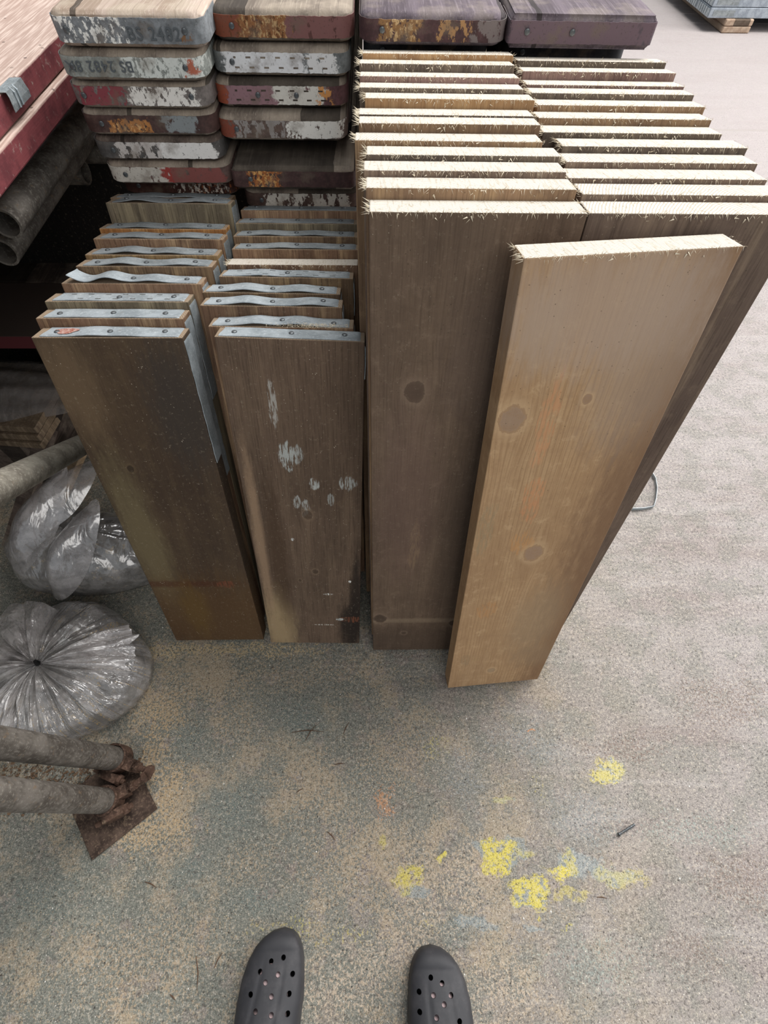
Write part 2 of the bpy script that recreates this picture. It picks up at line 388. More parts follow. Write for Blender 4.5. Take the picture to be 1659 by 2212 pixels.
def wave_fn(kind, seed):
    r = random.Random(seed); ph = r.uniform(0, 6); a = {'flat': .0006, 'mild': .0022, 'wavy': .0042, 'bent': .005}[kind]
    bumps = [(r.uniform(.2, .4), a), (r.uniform(.62, .82), a * r.uniform(.5, 1))]
    return lambda t: sum(h * math.exp(-((t - c) / .13) ** 2) for c, h in bumps)
def band_mesh(name, W, L, kind, seed, side=.1, slots=False, mat=None, x0=.012, y0=.0022, y1=.0358, loose=False):
    fn = wave_fn(kind, seed); path = []
    n = 44 if slots else 40
    rc = .012
    for i in range(n + 1):
        t = i / n; x = x0 + (W - rc - x0) * t
        z = L + .0012 + fn(t) * (1 if 0.02 < t < .98 else .2)
        if loose and t < .42:
            k = (.42 - t) / .42; z += .006 * sin(k * 7) * k + .007 * k
        path.append((x, z))
    for i in range(1, 7):
        a = pi / 2 * i / 6; path.append((W - rc + (rc + .0012) * sin(a), L - rc + (rc + .0012) * cos(a)))
    ns = max(2, int(side / .02))
    for i in range(1, ns + 1):
        path.append((W + .0012 + (.0006 * (i % 2)), L - rc - side * i / ns))
    ys = [y0, y0 + .005, y0 + .0085, y1 - .0085, y1 - .005, y1]
    v = []; f = []; 
    for (x, z) in path: 
        for j, yy in enumerate(ys):
            skew = (.003 if (x, z) == path[0] and j > 2 else 0)
            v.append((x + skew, yy, z))
    nj = len(ys)
    for i in range(len(path) - 1):
        for j in range(nj - 1):
            if slots and j == 1 and i < n and i % 6 in (2, 3) and i > 3: continue
            if slots and j == 3 and i < n and i % 6 in (4, 5) and i > 3: continue
            a = i * nj + j; f.append((a, a + nj, a + nj + 1, a + 1))
    me = bpy.data.meshes.new(name); me.from_pydata(v, [], f)
    bm = bmesh.new(); bm.from_mesh(me); bmesh.ops.recalc_face_normals(bm, faces=bm.faces)
    bmesh.ops.solidify(bm, geom=bm.faces, thickness=.0011)
    bm.to_mesh(me); bm.free(); me.materials.append(mat or M_galv); me.shade_smooth()
    try: me.set_sharp_from_angle(angle=radians(35))
    except Exception: pass
    return me, (lambda x: L + .0012 + fn((x - x0) / (W - rc - x0)))
def nail_head_mesh():
    b = MB(); k = 12
    for rr, z in ((.0042, 0), (.004, .0009), (.0025, .0016)):
        b.v += [(rr * cos(2*pi*i/k), rr * sin(2*pi*i/k), z) for i in range(k)]
    for q in range(2):
        for i in range(k): b.f.append((q*k+i, q*k+(i+1) % k, (q+1)*k+(i+1) % k, (q+1)*k+i)); b.mi.append(0)
    b.f.append(tuple(2*k+i for i in range(k))); b.mi.append(0)
    return b.mesh('nail_head', M_nail, True)
NAIL = nail_head_mesh()

def lean_board(name, label, group, cat, y, l, tl, tr, L=None, s=0.0, W=None, mat=None, endmat=None, z_rot=0.0):
    """tl, tr: corners of the top front edge measured on the leaning face"""
    n = (0, -cos(l), sin(l))
    p = on_plane(tl[0], tl[1], (0, y, 0), n)
    Lc = L or p.z / cos(l) / cos(s)
    if W is None:
        q = on_plane(tr[0], tr[1], (0, y, 0), n); W = q.x - p.x
    v0 = T0 * tan(l) + (abs(s) * W if s else 0) + .0004
    o = empty(name, label, cat, (p.x - Lc * sin(s), y, 0), (0, 0, 0), group)
    o.rotation_euler = (Matrix.Rotation(-l, 3, 'X') @ Matrix.Rotation(s, 3, 'Y')).to_euler()
    me = board_mesh('timber', W, T0, v0, Lc, [mat or M_sh, endmat or M_end_old])
    return o, link('timber', me, o), W, Lc

# hero faces (x along the width, z up the board from the floor)
H_A1 = wood('olive_brown_dusty_pine', '43352A', '544434', '66563F', vary=False, dusty=.32, specks=.95, grain=.35, streak=.25, mottle=.4,
            knots=[(.066, .56, .006, '231A13')],
            blobs=[(.035, .37, .035, .2, '766A4E', .65), (.12, .10, .2, .15, '5A4024', .6), (.06, .235, .12, .010, '4A2618', .6), (.172, .232, .014, .009, '7A4530', .6), (.19, .68, .05, .12, '3B3632', .7), (.03, .72, .035, .09, '75614A', .6), (.08, .14, .03, .09, '685026', .5)])
H_B1 = wood('brown_pine_paint_splashed', '57473A', '6B5849', '806C58', vary=False, dusty=.32, specks=.9, grain=.8, streak=.45, mottle=.3,
            knots=[(.118, .458, .009, '44352A'), (.125, .292, .006, '33261E'), (.09, .262, .0035, '33261C')],
            blobs=[(.03, .09, .034, .12, 'A08A69', .9), (.016, .38, .010, .22, '9A8067', .75), (.05, .32, .02, .2, '433122', .65), (.075, .7, .005, .03, 'B5B3AC', .7), (.09, .595, .012, .022, 'AEB2AE', .9), (.108, .60, .007, .014, 'A5A8A4', .7),
                   (.135, .535, .007, .010, 'B0B3AF', .9), (.198, .54, .012, .012, 'A9ACA8', .8), (.115, .475, .006, .016, 'B0B3AF', .7), (.10, .49, .005, .012, 'B0B3AF', .7), (.165, .50, .005, .012, 'A3A6A2', .6), (.083, .39, .003, .003, 'D2D5D2', .9),
                   (.205, .09, .03, .11, '261E19', .95), (.215, .2, .014, .14, '261E19', .9), (.205, .12, .018, .008, '8A5238', .5), (.175, .12, .008, .003, 'B7BBB8', .9), (.135, .098, .018, .0016, 'CFCBBF', .8), (.152, .215, .008, .0022, 'E4E4DE', .9), (.2, .26, .0025, .0025, 'E4E4DE', .9)])
H_C1 = wood('mauve_brown_pine', '56463A', '73604F', '877361', vary=False, dusty=.2, specks=.3, grain=.5, streak=.3, big=.7, mottle=.45,
            knots=[(.060, .790, .013, '4A3A30'), (.016, .168, .014, '2C2019'), (.19, .145, .010, '2A1F18'), (.075, .098, .006, '3E2F25')],
            blobs=[(.11, .158, .16, .010, '8E7C67', .55), (.1, .055, .2, .08, '45372D', .55), (.08, .44, .008, .05, '8F775A', .5), (.06, .55, .05, .2, '6F584F', .4), (.15, .84, .05, .1, '5F5047', .5), (.17, .45, .05, .25, '54463B', .5)])
H_E = wood('pale_tan_pine', '9C7C5C', 'BB9972', 'CBAC86', vary=False, dusty=.05, specks=.1, grain=.5, streak=.3, big=.8, mottle=.6, lines=.7,
           knots=[(.022, .812, .0165, '8F7868'), (.108, .528, .016, '917868'), (.113, .835, .006, '8A7264'), (.098, .09, .009, '9A846A')],
           blobs=[(.07, .80, .009, .05, 'C68F66', .6), (.078, .66, .011, .035, 'C68C62', .65), (.083, .56, .016, .02, 'C18D58', .55), (.262, .75, .080, .8, '80654F', .75), (.262, .2, .088, .8, '806248', .8), (.16, .3, .05, .12, 'A08A6E', .5), (.17, .88, .06, .12, 'A08B78', .6), (.185, .15, .05, .05, '957D62', .5),
                  (.04, .155, .018, .012, 'A98B66', .5), (.034, .93, .03, .05, 'AA937A', .5), (.1, .95, .12, .07, 'B09A88', .65), (.05, .36, .015, .02, 'BC8A5A', .5), (.016, .6, .010, .05, '948468', .5), (.03, .15, .008, .02, '8F7C62', .4)])

# ---------------------------------------------------------------- short boards, left row (ten) and right row (ten)
A_ = [(66,729,394,731),(75.5,687.5,396,697),(95,651,408,655),(131,612,431,618),(162,575,456,587),(182,550,466,547),(200,515.6,483,523),(213,493.5,486,495),(227,438,503,459),(237,427,509,440)]
A_kind = ['mild', 'flat', 'flat', 'bent', 'wavy', 'wavy', 'mild', 'mild', 'wavy', 'mild']
A_lab = ['front board of the left short row, dark olive face, rust red smear on its band',
         'board right behind the front one of the left short row, bright steel band',
         'short board with a slotted steel band, third from the front in the left row',
         'short board with a crumpled steel band torn up at its left end',
         'short board under the torn band, fifth from the front, with a wavy dull band',
         'short board with black mould along its top and a double humped band, left row',
         'seventh short board from the front in the left row, low wavy band',
         'short board with orange brown streaked top edge, eighth in the left row',
         'tall standing ninth board of the left short row, wide grey face showing, slanting band',
         'rearmost board of the left short row, band just behind a slanting one']
mats_short = [wood('pine_short_%d' % i, *c_, dusty=.25, specks=.3, streak=1.2) for i, c_ in enumerate([('584636', '7A624B', 'A08663'), ('5E4838', '80644F', 'A58A6B'), ('5A5040', '716655', '93866C')])]
M_mould = wood('mould_spotted_pine', '6A543C', '8C7250', 'AE9468', dusty=.1, specks=.2, vary=False, blobs=[(.07, .785, .05, .018, '2A2019', .85), (.16, .785, .05, .018, '2A2019', .85)])
M_orange = wood('orange_streaked_pine', '6A4526', '9A6A3C', 'BE9560', dusty=.15, streak=1.3)
lA = .279
def fit_band(o, tim, W, L, kind, seed, side, slots=False, mat=None, loose=False, nails=(.14, .5, .86), x0=.012):
    me, zf = band_mesh('steel_band', W, L, kind, seed, side, slots, mat, x0=x0, loose=loose)
    b = link('steel_band', me, o); tag(b, 'grey galvanised steel band nailed over the end')
    for t in nails:
        x = W * t; link('nail_head', NAIL, b, (x, .019 + random.uniform(-.004, .004), zf(x) + .0006))
    return b
for i, (a, b_, c_, d_) in enumerate(A_):
    y = .391 + i * .0386 / cos(lA)
    mt = H_A1 if i == 0 else (M_mould if i == 5 else M_orange if i == 7 else mats_short[(0, 1, 2, 1, 0, 0, 1, 2, 2, 0)[i]])
    o, t, W, L = lean_board('banded_board', A_lab[i], 'short boards standing in the left row', 'board', y, lA, (a, b_), (c_, d_), W=.223, mat=mt)
    band = fit_band(o, t, W, L, A_kind[i], 40 + i, (.22, .3, .16, .12, .08, .08, .08, .08, .1, .05)[i], slots=(i == 2), mat=(M_galv if i < 4 else M_galv2), loose=(i == 3), nails=((.5, .88) if i in (2, 3) else (.14, .5, .86)))
    if i == 0:
        pm = NT('red_paint_smear', .8); pm = pm.done(pm.mix(pm.step(pm.noise(pm.obj(), 200, 4), .4, .6), lin('8A5345'), lin('A88A80')))
        mbp = MB(); 
        for k in range(14):
            a_ = 2 * pi * k / 14; mbp.v.append((.045 + (.017 + .004 * sin(3 * a_)) * cos(a_), .019 + .011 * sin(a_), 0))
        zz = [L + .0012 + wave_fn(A_kind[0], 40)((v[0] - .012) / (.223 - .024)) + .0009 for v in mbp.v]
        mbp.v = [(v[0], v[1], z_) for v, z_ in zip(mbp.v, zz)]; mbp.f.append(tuple(range(14))); mbp.mi.append(0)
        tag(link('paint_smear', mbp.mesh('paint_smear', pm), band), 'rust red paint smear')

B_ = [(462,727,789,741),(449,704.5,765,701),(431,659.5,739.5,659),(436,631,736,633),(472,597,767,603),(490,571,0,0),(500,538,0,0),(503,510,0,0),(508,482,0,0),(519,454,0,0)]
B_lab = ['front board of the right short row, brown face splashed with pale grey paint',
         'short board second from the front in the right row, sawdust on its steel band',
         'short board third from the front in the right row, reaching furthest left',
         'short board fourth from the front in the right row, wavy bright band with nail dents',
         'short board with a slotted steel band, right row, before the fresh cut board',
         'short board with a bare pale fresh cut top, without a band',
         'short board right behind the pale fresh cut one, dull wavy band',
         'short board second behind the pale fresh cut one, dull band with a raised left end',
         'short board third behind the pale fresh cut one, dark dull band',
         'rearmost board of the right short row, against the chipped white plank end']
B_kind = ['flat', 'wavy', 'wavy', 'wavy', 'mild', 'flat', 'mild', 'mild', 'flat', 'flat']
lB = .292
for i, (a, b_, c_, d_) in enumerate(B_):
    y = .378 + i * .0386 / cos(lB)
    mt = H_B1 if i == 0 else mats_short[(0, 1, 1, 0, 0, 1, 1, 0, 2, 1)[i]]
    o, t, W, L = lean_board('banded_board' if i != 5 else 'sawn_board', B_lab[i], 'short boards standing in the right row', 'board', y, lB, (a, b_), (c_, d_), W=.2245, s=(.034 if i == 0 else .012 if i < 5 else 0), mat=mt, endmat=(M_edge_fresh if i == 5 else None))
    if i != 5:
        fit_band(o, t, W, L, B_kind[i], 70 + i, (.05 if i < 5 else .04), slots=(i == 4), mat=(M_galv if i < 5 else M_galv2), x0=.006, nails=((.5,) if i == 4 else (.12, .5, .86)))
        if i == 1:
            r = random.Random(5); sm = MB()
            for k in range(700):
                x = min(.215, max(.09, r.gauss(.16, .03))); p = Vector((x, r.uniform(-.001, .006), L + r.uniform(0, .004) + (.002 if r.random() < .3 else 0)))
                dd = Vector((r.uniform(-1, 1), r.uniform(-1, 1), r.uniform(-1, 1))).normalized() * r.uniform(.001, .003); s_ = dd.orthogonal().normalized() * .0004
                n = len(sm.v); sm.v += [tuple(p - s_), tuple(p + s_), tuple(p + dd)]; sm.f.append((n, n+1, n+2)); sm.mi.append(0)
            tag(link('sawdust_clump', sm.mesh('sawdust_clump', M_spl), o), 'clump of pale sawdust on the band', kind='stuff')
    else:
        s = link('splinter_fringe', SPL[2], o, (0, 0, L)); s['kind'] = 'stuff'

# ---------------------------------------------------------------- tall boards: two rows of twelve
C_ = [(797,457),(790,405),(785,367),(791,333),(766,302),(774.5,265),(774.5,246),(788,211),(776,188),(777,163.5),(776,136),(783,114)]
D_ = [(1273,460),(1258.5,419),(1228,384),(1223.5,349),(1216,315),(1174,285),(1164,254),(1162,226),(1149,200),(1139,182),(1130,153),(1118,130)]
tall_mats = [wood('pine_tall_%d' % i, *c_, dusty=.15, specks=.15, streak=.7, grain=.8) for i, c_ in enumerate([('64544A', '7D6B5D', '9A8671'), ('745D49', '997C60', 'B99B74'), ('5C5047', '756759', '948470'), ('8A6A4C', 'B48F66', 'CBAA7E'), ('6E5750', '8D726A', 'A98E7C')])]
seqC = [None, 1, 0, 2, 1, 1, 2, 3, 2, 4, 2, 3]
seqD = [0, 0, 0, 0, 2, 2, 1, 1, 2, 4, 4, 2]
lC = .163
featC = {1: 'streaky tan face', 4: 'standing out furthest to the left', 6: 'dark even face', 7: 'orange tan face below its top', 8: 'torn dark fibres', 10: 'dark chips caught on top', 11: 'against the upper stack'}
for row, pts, seq, nm in (('C', C_, seqC, 'middle'), ('D', D_, seqD, 'right')):
    for i, (a, b_) in enumerate(pts):
        y = .364 + i * .0386 / cos(lC) * 1.022
        if row == 'C':
            lab = 'front tall board of the middle row, mauve brown face with a dark knot' if i == 0 else '%s tall board from the front in the middle row%s' % (ORD[i], ', ' + featC[i] if i in featC else '')
        else:
            lab = 'front tall board of the right row, largely behind the loose pale board' if i == 0 else '%s tall board from the front in the right row, fresh sawn pale top' % ORD[i]
        if i == 11: lab = lab.replace('rearmost tall board from the front', 'rearmost tall board')
        mt = H_C1 if (row == 'C' and i == 0) else tall_mats[seq[i]]
        o, t, W, L = lean_board('sawn_board', lab, 'tall sawn boards in the %s row' % nm, 'board', y, lC, (a, b_), (0, 0), W=(.2270 if row == 'C' else .2285), s=0, mat=mt, endmat=M_edge_fresh)
        s = link('splinter_fringe', SPL[(i * 2 + (row == 'D')) % 5], o, (0, 0, L)); s['kind'] = 'stuff'

# loose pale board leaning on the tall rows
o = empty('loose_board', 'pale tan board with big knots leaning loose in front of the tall rows', 'board', (.180, .2655, 0))
o.rotation_euler = (Matrix.Rotation(.075, 3, 'Z') @ Matrix.Rotation(-.2, 3, 'X') @ Matrix.Rotation(-.016, 3, 'Y')).to_euler()
LE = 1.006
link('timber', board_mesh('timber', .225, T0, .0125, LE, [H_E, M_edge_fresh]), o)
s = link('splinter_fringe', SPL[1], o, (0, 0, LE)); s['kind'] = 'stuff'

# ---------------------------------------------------------------- flat planks, ends to the viewer
def plank_mesh(W, T, LEN, rc, mats, seed=0):
    r = random.Random(seed); pts = []
    for i in range(9):
        a = pi + pi / 2 * i / 8; pts.append((rc + rc * cos(a), rc + rc * sin(a)))
    for i in range(9):
        a = 1.5 * pi + pi / 2 * i / 8; pts.append((W - rc + rc * cos(a), rc + rc * sin(a)))
    pts += [(W, LEN), (0, LEN)]
    prof = [(0, .011), (.0015, .006), (.0045, .0018), (.008, 0), (T - .008, 0), (T - .0045, .0018), (T - .0015, .006), (T, .011)]
    v = []; f = []; n = len(pts)
    cx, cy = W / 2, LEN / 2
    for z, ins in prof:
        ins = min(ins, rc * .85)
        for (x, y) in pts:
            sx = 1 if x < cx else -1; yy = y
            if y < rc * 1.01:
                nx = (x - (rc if x < cx else W - rc)) if (x < rc or x > W - rc) else 0; ny = y - rc
                ln = math.hypot(nx, ny) or 1
                v.append((x - nx / ln * ins, y - ny / ln * ins + r.uniform(-.0012, .0006) - (.0035 * max(0, mnoise.noise(Vector((x * 60, seed, z * 30)))) if ins > .001 else 0) * -1, z))
            else: v.append((x + sx * ins, yy, z))
    for k in range(len(prof) - 1):
        for i in range(n): j = (i + 1) % n; f.append((k*n+i, k*n+j, (k+1)*n+j, (k+1)*n+i))
    f.append(tuple(reversed(range(n)))); f.append(tuple((len(prof)-1)*n + i for i in range(n)))
    me = bpy.data.meshes.new('plank_timber'); me.from_pydata(v, [], f)
    for q in mats: me.materials.append(q)
    me.shade_smooth()
    try: me.set_sharp_from_angle(angle=radians(30))
    except Exception: pass
    return me
def plank_band_mesh(W, T, rc, mat, slots=False, z0=.0065, z1=None, seed=0, side=.07):
    r = random.Random(seed); z1 = z1 or T - .0065; path = []
    g = .0012
    for i in range(4): path.append((-g, rc + side * (1 - i / 4)))
    for i in range(7):
        a = pi + pi / 2 * i / 6; path.append((rc + (rc + g) * cos(a), rc + (rc + g) * sin(a)))
    n = 44
    for i in range(1, n): path.append((rc + (W - 2 * rc) * i / n, -g - .0006 * (sin(i * .33 + seed))**2))
    for i in range(7):
        a = 1.5 * pi + pi / 2 * i / 6; path.append((W - rc + (rc + g) * cos(a), rc + (rc + g) * sin(a)))
    for i in range(1, 5): path.append((W + g, rc + side * i / 4))
    H = z1 - z0
    zs = [z0, z0 + H * .2, z0 + H * .3, z0 + H * .7, z0 + H * .8, z1] if slots else [z0, z0 + H * .33, z0 + H * .66, z1]
    v = []; f = []; nj = len(zs)
    for i, (x, y) in enumerate(path):
        for j, z in enumerate(zs):
            v.append((x, y, z + (r.uniform(-.0005, .0005) if j in (0, nj - 1) else 0)))
    for i in range(len(path) - 1):
        for j in range(nj - 1):
            if slots and 12 < i < 54 and ((j == 1 and i % 6 in (1, 2)) or (j == 3 and i % 6 in (0, 1))): continue
            a = i * nj + j; f.append((a, a + nj, a + nj + 1, a + 1))
    me = bpy.data.meshes.new('end_band'); me.from_pydata(v, [], f)
    bm = bmesh.new(); bm.from_mesh(me); bmesh.ops.recalc_face_normals(bm, faces=bm.faces); bmesh.ops.solidify(bm, geom=bm.faces, thickness=.0009)
    bm.to_mesh(me); bm.free(); me.materials.append(mat); me.shade_smooth()
    try: me.set_sharp_from_angle(angle=radians(35))
    except Exception: pass
    return me
# plank timber lies with its grain along local y
def P_y(m, P): return m.math('ADD', m.sep(P)[1], m.math('MULTIPLY_ADD', m.noise(P, 12, 2), .3, -.15))
def flatwood(name, dark, mid, light, dusty=.5, red=None):
    m = NT(name, .9); P = m.obj()
    q = m.vmath('MULTIPLY', P, (1, .04, 1)).outputs[0]
    fine = m.noise(q, 330, 3, .6); md = m.noise(m.vmath('MULTIPLY', P, (1, .04, 1)).outputs[0], 40, 4, .6)
    c = m.mix(m.step(md, .35, .65), lin(dark), lin(mid)); c = m.mix(m.step(fine, .5, .75, 0, .6), c, lin(light))
    c = m.mix(m.step(m.noise(P, 18, 4, .7), .45, .65, 0, dusty), c, lin('A89B8A'))
    # checks running in from the end
    ckx = m.add('ShaderNodeCombineXYZ'); m.link(m.math('ADD', m.math('ADD', m.sep(P)[0], m.math('MULTIPLY', m.noise(P, 14, 2), .012)), m.math('MULTIPLY', m.rnd(), 23.0)), ckx.inputs[0]); ck = m.noise(ckx.outputs[0], 17, 0)
    c = m.mix(m.math('MULTIPLY', m.math('COMPARE', ck, .5, .0012), m.step(P_y(m, P), .32, .08, 0, .75)), c, lin('1E1813'))
    if red: c = m.mix(m.math('MULTIPLY', m.step(m.noise(P, 9, 4, .7), .42, .55), red), c, lin('7A3A38'))
    m.bump(m.math('ADD', fine, md), .3, .0015)
    return m.done(c)
F_grey = flatwood('grey_dusty_plank', '6A5F55', '8A7E71', 'A79B8C', .4)
F_pale = flatwood('pale_top_plank', '8C7A6A', 'A8978A', 'C8B8AA', .6)
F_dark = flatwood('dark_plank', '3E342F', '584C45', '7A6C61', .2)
F_mauve = flatwood('mauve_stained_plank', '4E444A', '665B62', '857A80', .2)
S = '8A8D8C'; WH = 'D8D6D2'; RD = '6B3A3A'; RU = '9B5530'; DK = '4A3A36'; MA = '5A3D3C'; OR = 'A8713F'
paints = {
 'c1r1': paint('band_paint_grey_white_chips', '868A8D', [('E6E5DF', .01, .105, 0, .05, .42, 140), ('7A5A40', .185, .2, .01, .04, .4, 90)]),
 'c1r2': paint('band_paint_pale_grey', '9A9E98', [('C9CCC6', .1, .22, 0, .05, .6, 150), ('A8604A', .195, .21, .01, .03, .7, 90)]),
 'c1r3': paint('band_paint_red_and_white', '7C7470', [('7E3B42', .01, .09, 0, .05, .62, 60), ('DDD9D2', .095, .2, 0, .04, .6, 130)]),
 'c1r4': paint('band_paint_maroon_orange_rust', '513B37', [('7F8485', .135, .19, .008, .032, .8, 50), (OR, .045, .115, .006, .024, .62, 170), ('CFA06A', .055, .105, .006, .02, .4, 260)]),
 'c1r5': paint('band_paint_chipped_white', '5D5A58', [('BAB4AF', .04, .14, 0, .05, .6, 90), ('D8D5D1', .12, .21, 0, .05, .75, 60)]),
 'c1r6': paint('band_paint_white_and_red', '6A5550', [('B9B3A9', 0, .115, 0, .05, .75, 60), ('8E3A34', .1, .125, .005, .03, .85, 60), ('7B4742', .12, .21, 0, .05, .8, 60)]),
 'c1r7': paint('band_paint_dark_red_flaked', '4A2E28', [('CFC8BD', .1, .2, .0, .05, .45, 140), ('A0603A', .13, .22, 0, .05, .3, 160)]),
 'c2r1': paint('band_paint_heavy_rust', '6B4540', [('7A4431', 0, .05, 0, .05, .9, 50), ('8A5C38', .045, .125, 0, .05, .85, 90), ('B8966A', .05, .13, 0, .05, .4, 230), ('5E3A1E', .03, .12, 0, .05, .35, 160), ('7A5350', .12, .22, 0, .05, .7, 60)]),
 'c2r2': paint('band_paint_white_slotted', '7F8383', [('D9D9DA', .018, .15, .004, .05, .95, 40), ('D6D5D4', .155, .2, .0, .05, .8, 50)]),
 'c2r3': paint('band_paint_mauve_white_slotted', '6B4A4C', [('8A6A70', .02, .11, 0, .05, .8, 50), ('CBC7BE', .1, .185, 0, .05, .75, 70), ('8F4A35', 0, .02, 0, .05, .9, 50), ('C58A50', .175, .195, 0, .05, .5, 120)]),
 'c2r4': paint('band_paint_grey_brown_white_patch', '6A5850', [('8C8682', .03, .12, 0, .05, .5, 90), ('DCD9D2', .125, .215, .006, .05, .78, 50), ('7A4030', 0, .03, 0, .05, .7, 80)]),
 'c2r6': paint('band_paint_maroon_gold_rust', '4E3735', [('95592E', .03, .085, .002, .04, .55, 150), ('C9975A', .035, .08, .004, .035, .4, 240)]),
 'c2r7': paint('band_paint_white_brown_flaked', '55423C', [('C2BCB2', .04, .2, 0, .05, .6, 60)]),
 'c3r1': paint('band_paint_maroon_golden_rust', '52383A', [('86633F', .03, .09, 0, .05, .6, 110), ('B99A70', .04, .085, 0, .05, .4, 200), ('9E7850', .12, .165, 0, .05, .45, 110), ('6E6463', .17, .225, 0, .05, .6, 60)]),
 'c4r1': paint('band_paint_smooth_mauve', '5B5058', [('64525A', .0, .22, .0, .05, .7, 12)]),
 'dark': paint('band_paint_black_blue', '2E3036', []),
}
CP = {  # column: (x, Y, z_bottom, T, timber, band colour, slots, label)
 'c1r1': (-.467, .985, .997, .041, F_pale, 'topmost plank end of the far left stack, grey band stamped BS 2482, white chips'),
 'c1r2': (-.479, .985, .9575, .037, F_grey, 'pale grey plank end second from the top in the far left stack, upside down stamping'),
 'c1r3': (-.484, .995, .9185, .0375, F_grey, 'plank end painted faded red at left and chipped white at right, far left stack'),
 'c1r4': (-.486, .998, .8800, .037, F_grey, 'dark maroon plank end with orange rusted lettering marks, far left stack'),
 'c1r5': (-.485, 1.000, .8410, .037, F_dark, 'plank end with heavily flaked white paint, fifth from the top, far left stack'),
 'c1r6': (-.480, 1.000, .8025, .037, F_grey, 'plank end part white and part dull red, sixth from the top, far left stack'),
 'c1r7': (-.483, 1.045, .7635, .0375, F_dark, 'lowest visible dark rusty plank end, far left stack, behind the short boards'),
 'c2r1': (-.250, 1.050, .9895, .0385, F_grey, 'topmost plank end of the second stack, orange brown rust over its band'),
 'c2r2': (-.258, 1.042, .9490, .038, F_grey, 'plank end with bright white paint and two rows of slots, second stack'),
 'c2r3': (-.264, 1.036, .9085, .038, F_grey, 'plank end with slots, mauve at left and off white at right, second stack'),
 'c2r4': (-.266, 1.015, .8680, .038, F_grey, 'plank end with a white flaked patch at right, fourth down in the second stack'),
 'c2r5': (-.262, 1.100, .8400, .0265, F_dark, 'thin dark plank set back in the gap of the second stack'),
 'c2r6': (-.2535, .990, .8005, .0385, F_grey, 'maroon plank end sticking out with gold rust marks, second stack'),
 'c2r7': (-.247, 1.022, .7500, .0375, F_grey, 'chipped white plank end lowest in view in the second stack'),
 'c3r1': (-.017, 1.006, .9985, .0375, F_mauve, 'maroon and golden rust plank end above the tall middle row'),
 'c4r1': (.2085, 1.006, .9985, .0385, F_mauve, 'smooth dark mauve plank end at the top right of the flat stack'),
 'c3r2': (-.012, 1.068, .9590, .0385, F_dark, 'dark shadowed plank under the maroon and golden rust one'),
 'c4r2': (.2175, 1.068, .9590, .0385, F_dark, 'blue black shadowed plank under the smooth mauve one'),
}
def stamp(txt, parent, x, z, size, rot=0.0, y=-.0030, mat=None):
    cu = bpy.data.curves.new('stamp', 'FONT'); cu.body = txt; cu.size = size; cu.extrude = .0004; cu.bevel_depth = .0001; cu.space_character = 1.15
    tmp = bpy.data.objects.new('tmp', cu); col.objects.link(tmp)
    dg = bpy.context.evaluated_depsgraph_get(); me = bpy.data.meshes.new_from_object(tmp.evaluated_get(dg)); bpy.data.objects.remove(tmp)
    me.materials.clear(); me.materials.append(mat or M_galv2)
    o = link('stamped_lettering', me, parent, (x, y, z), (pi / 2, rot, 0)); return o
M_stamp = NT('stamped_letters', .6).done(lin('54595C'))
PL = 2.3
for k, (x, Y, z0, T, tm, lab) in CP.items():
    rc = {'c4r1': .006, 'c1r1': .02, 'c2r6': .008}.get(k, .024)
    o = empty('scaffold_plank', lab, 'plank', (x, Y, z0), (0, 0, random.uniform(-.006, .006) if k[1] != '1' else 0), 'planks lying flat in the stacks at the back')
    Wd = .222 if k != 'c1r7' else .220
    if k in ('c4r2', 'c3r2'): Wd = .205
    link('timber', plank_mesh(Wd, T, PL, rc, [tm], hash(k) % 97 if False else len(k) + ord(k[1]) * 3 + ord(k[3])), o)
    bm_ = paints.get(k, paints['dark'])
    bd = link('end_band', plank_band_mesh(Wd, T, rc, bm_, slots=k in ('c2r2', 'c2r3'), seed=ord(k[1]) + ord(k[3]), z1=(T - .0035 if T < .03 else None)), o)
    for t in ((.1, .87) if k in ('c1r1', 'c1r2', 'c1r3') else (.33, .62) if k == 'c2r3' else (.12, .43) if k == 'c4r1' else (.15,)):
        link('nail_head', NAIL, bd, (Wd * t, -.0030, T / 2 + .001), (pi / 2, 0, 0))
    if k == 'c1r1': tag(stamp('BS 2482', bd, .108, .011, .021, mat=M_stamp), 'stamped BS 2482')
    if k == 'c1r2': tag(stamp('BS 2482 8X', bd, .114, .026, .0185, pi, mat=M_stamp), 'upside down stamping')
    if k == 'c1r4':
        pass
# racking that carries the stacks: two cross tubes on uprights (between the flat planks and the floor)
def tube_thing(name, label, p0, p1, r=.02415, mat=None, group=None, cat='tube', sm=True):
    p0 = Vector(p0); p1 = Vector(p1)
    b = MB(); b.pipe((0, 0, 0), tuple(p1 - p0), r, r - .004, 28)
    o = link(name, b.mesh(name, mat or M_tube, True, angle=50), None, tuple(p0)); return tag(o, label, cat, group)
for j, yy in enumerate((1.30, 2.9)):
    tube_thing('rack_tube', 'steel cross tube carrying the %s of the flat plank stacks' % ('front' if j == 0 else 'rear'), (-1.15, yy, .7365), (.44, yy, .7365))
    for q, xx in enumerate((-1.10, .39)):
        tube_thing('rack_upright', 'steel upright at the %s %s of the plank rack' % (('left', 'right')[q], ('front', 'rear')[j]), (xx, yy + .05, 0), (xx, yy + .05, .755))
# planks filling the third and fourth columns below, out of sight behind the tall boards
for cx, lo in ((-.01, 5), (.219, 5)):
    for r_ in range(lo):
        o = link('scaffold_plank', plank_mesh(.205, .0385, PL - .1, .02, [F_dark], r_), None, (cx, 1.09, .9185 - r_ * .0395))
        tag(o, 'dark plank low in the shadow behind the tall %s row, %s from the underside' % ('middle' if cx < .1 else 'right', ORD[4 - r_] if r_ < 4 else 'lowest'), 'plank', 'shadowed planks behind the tall boards')

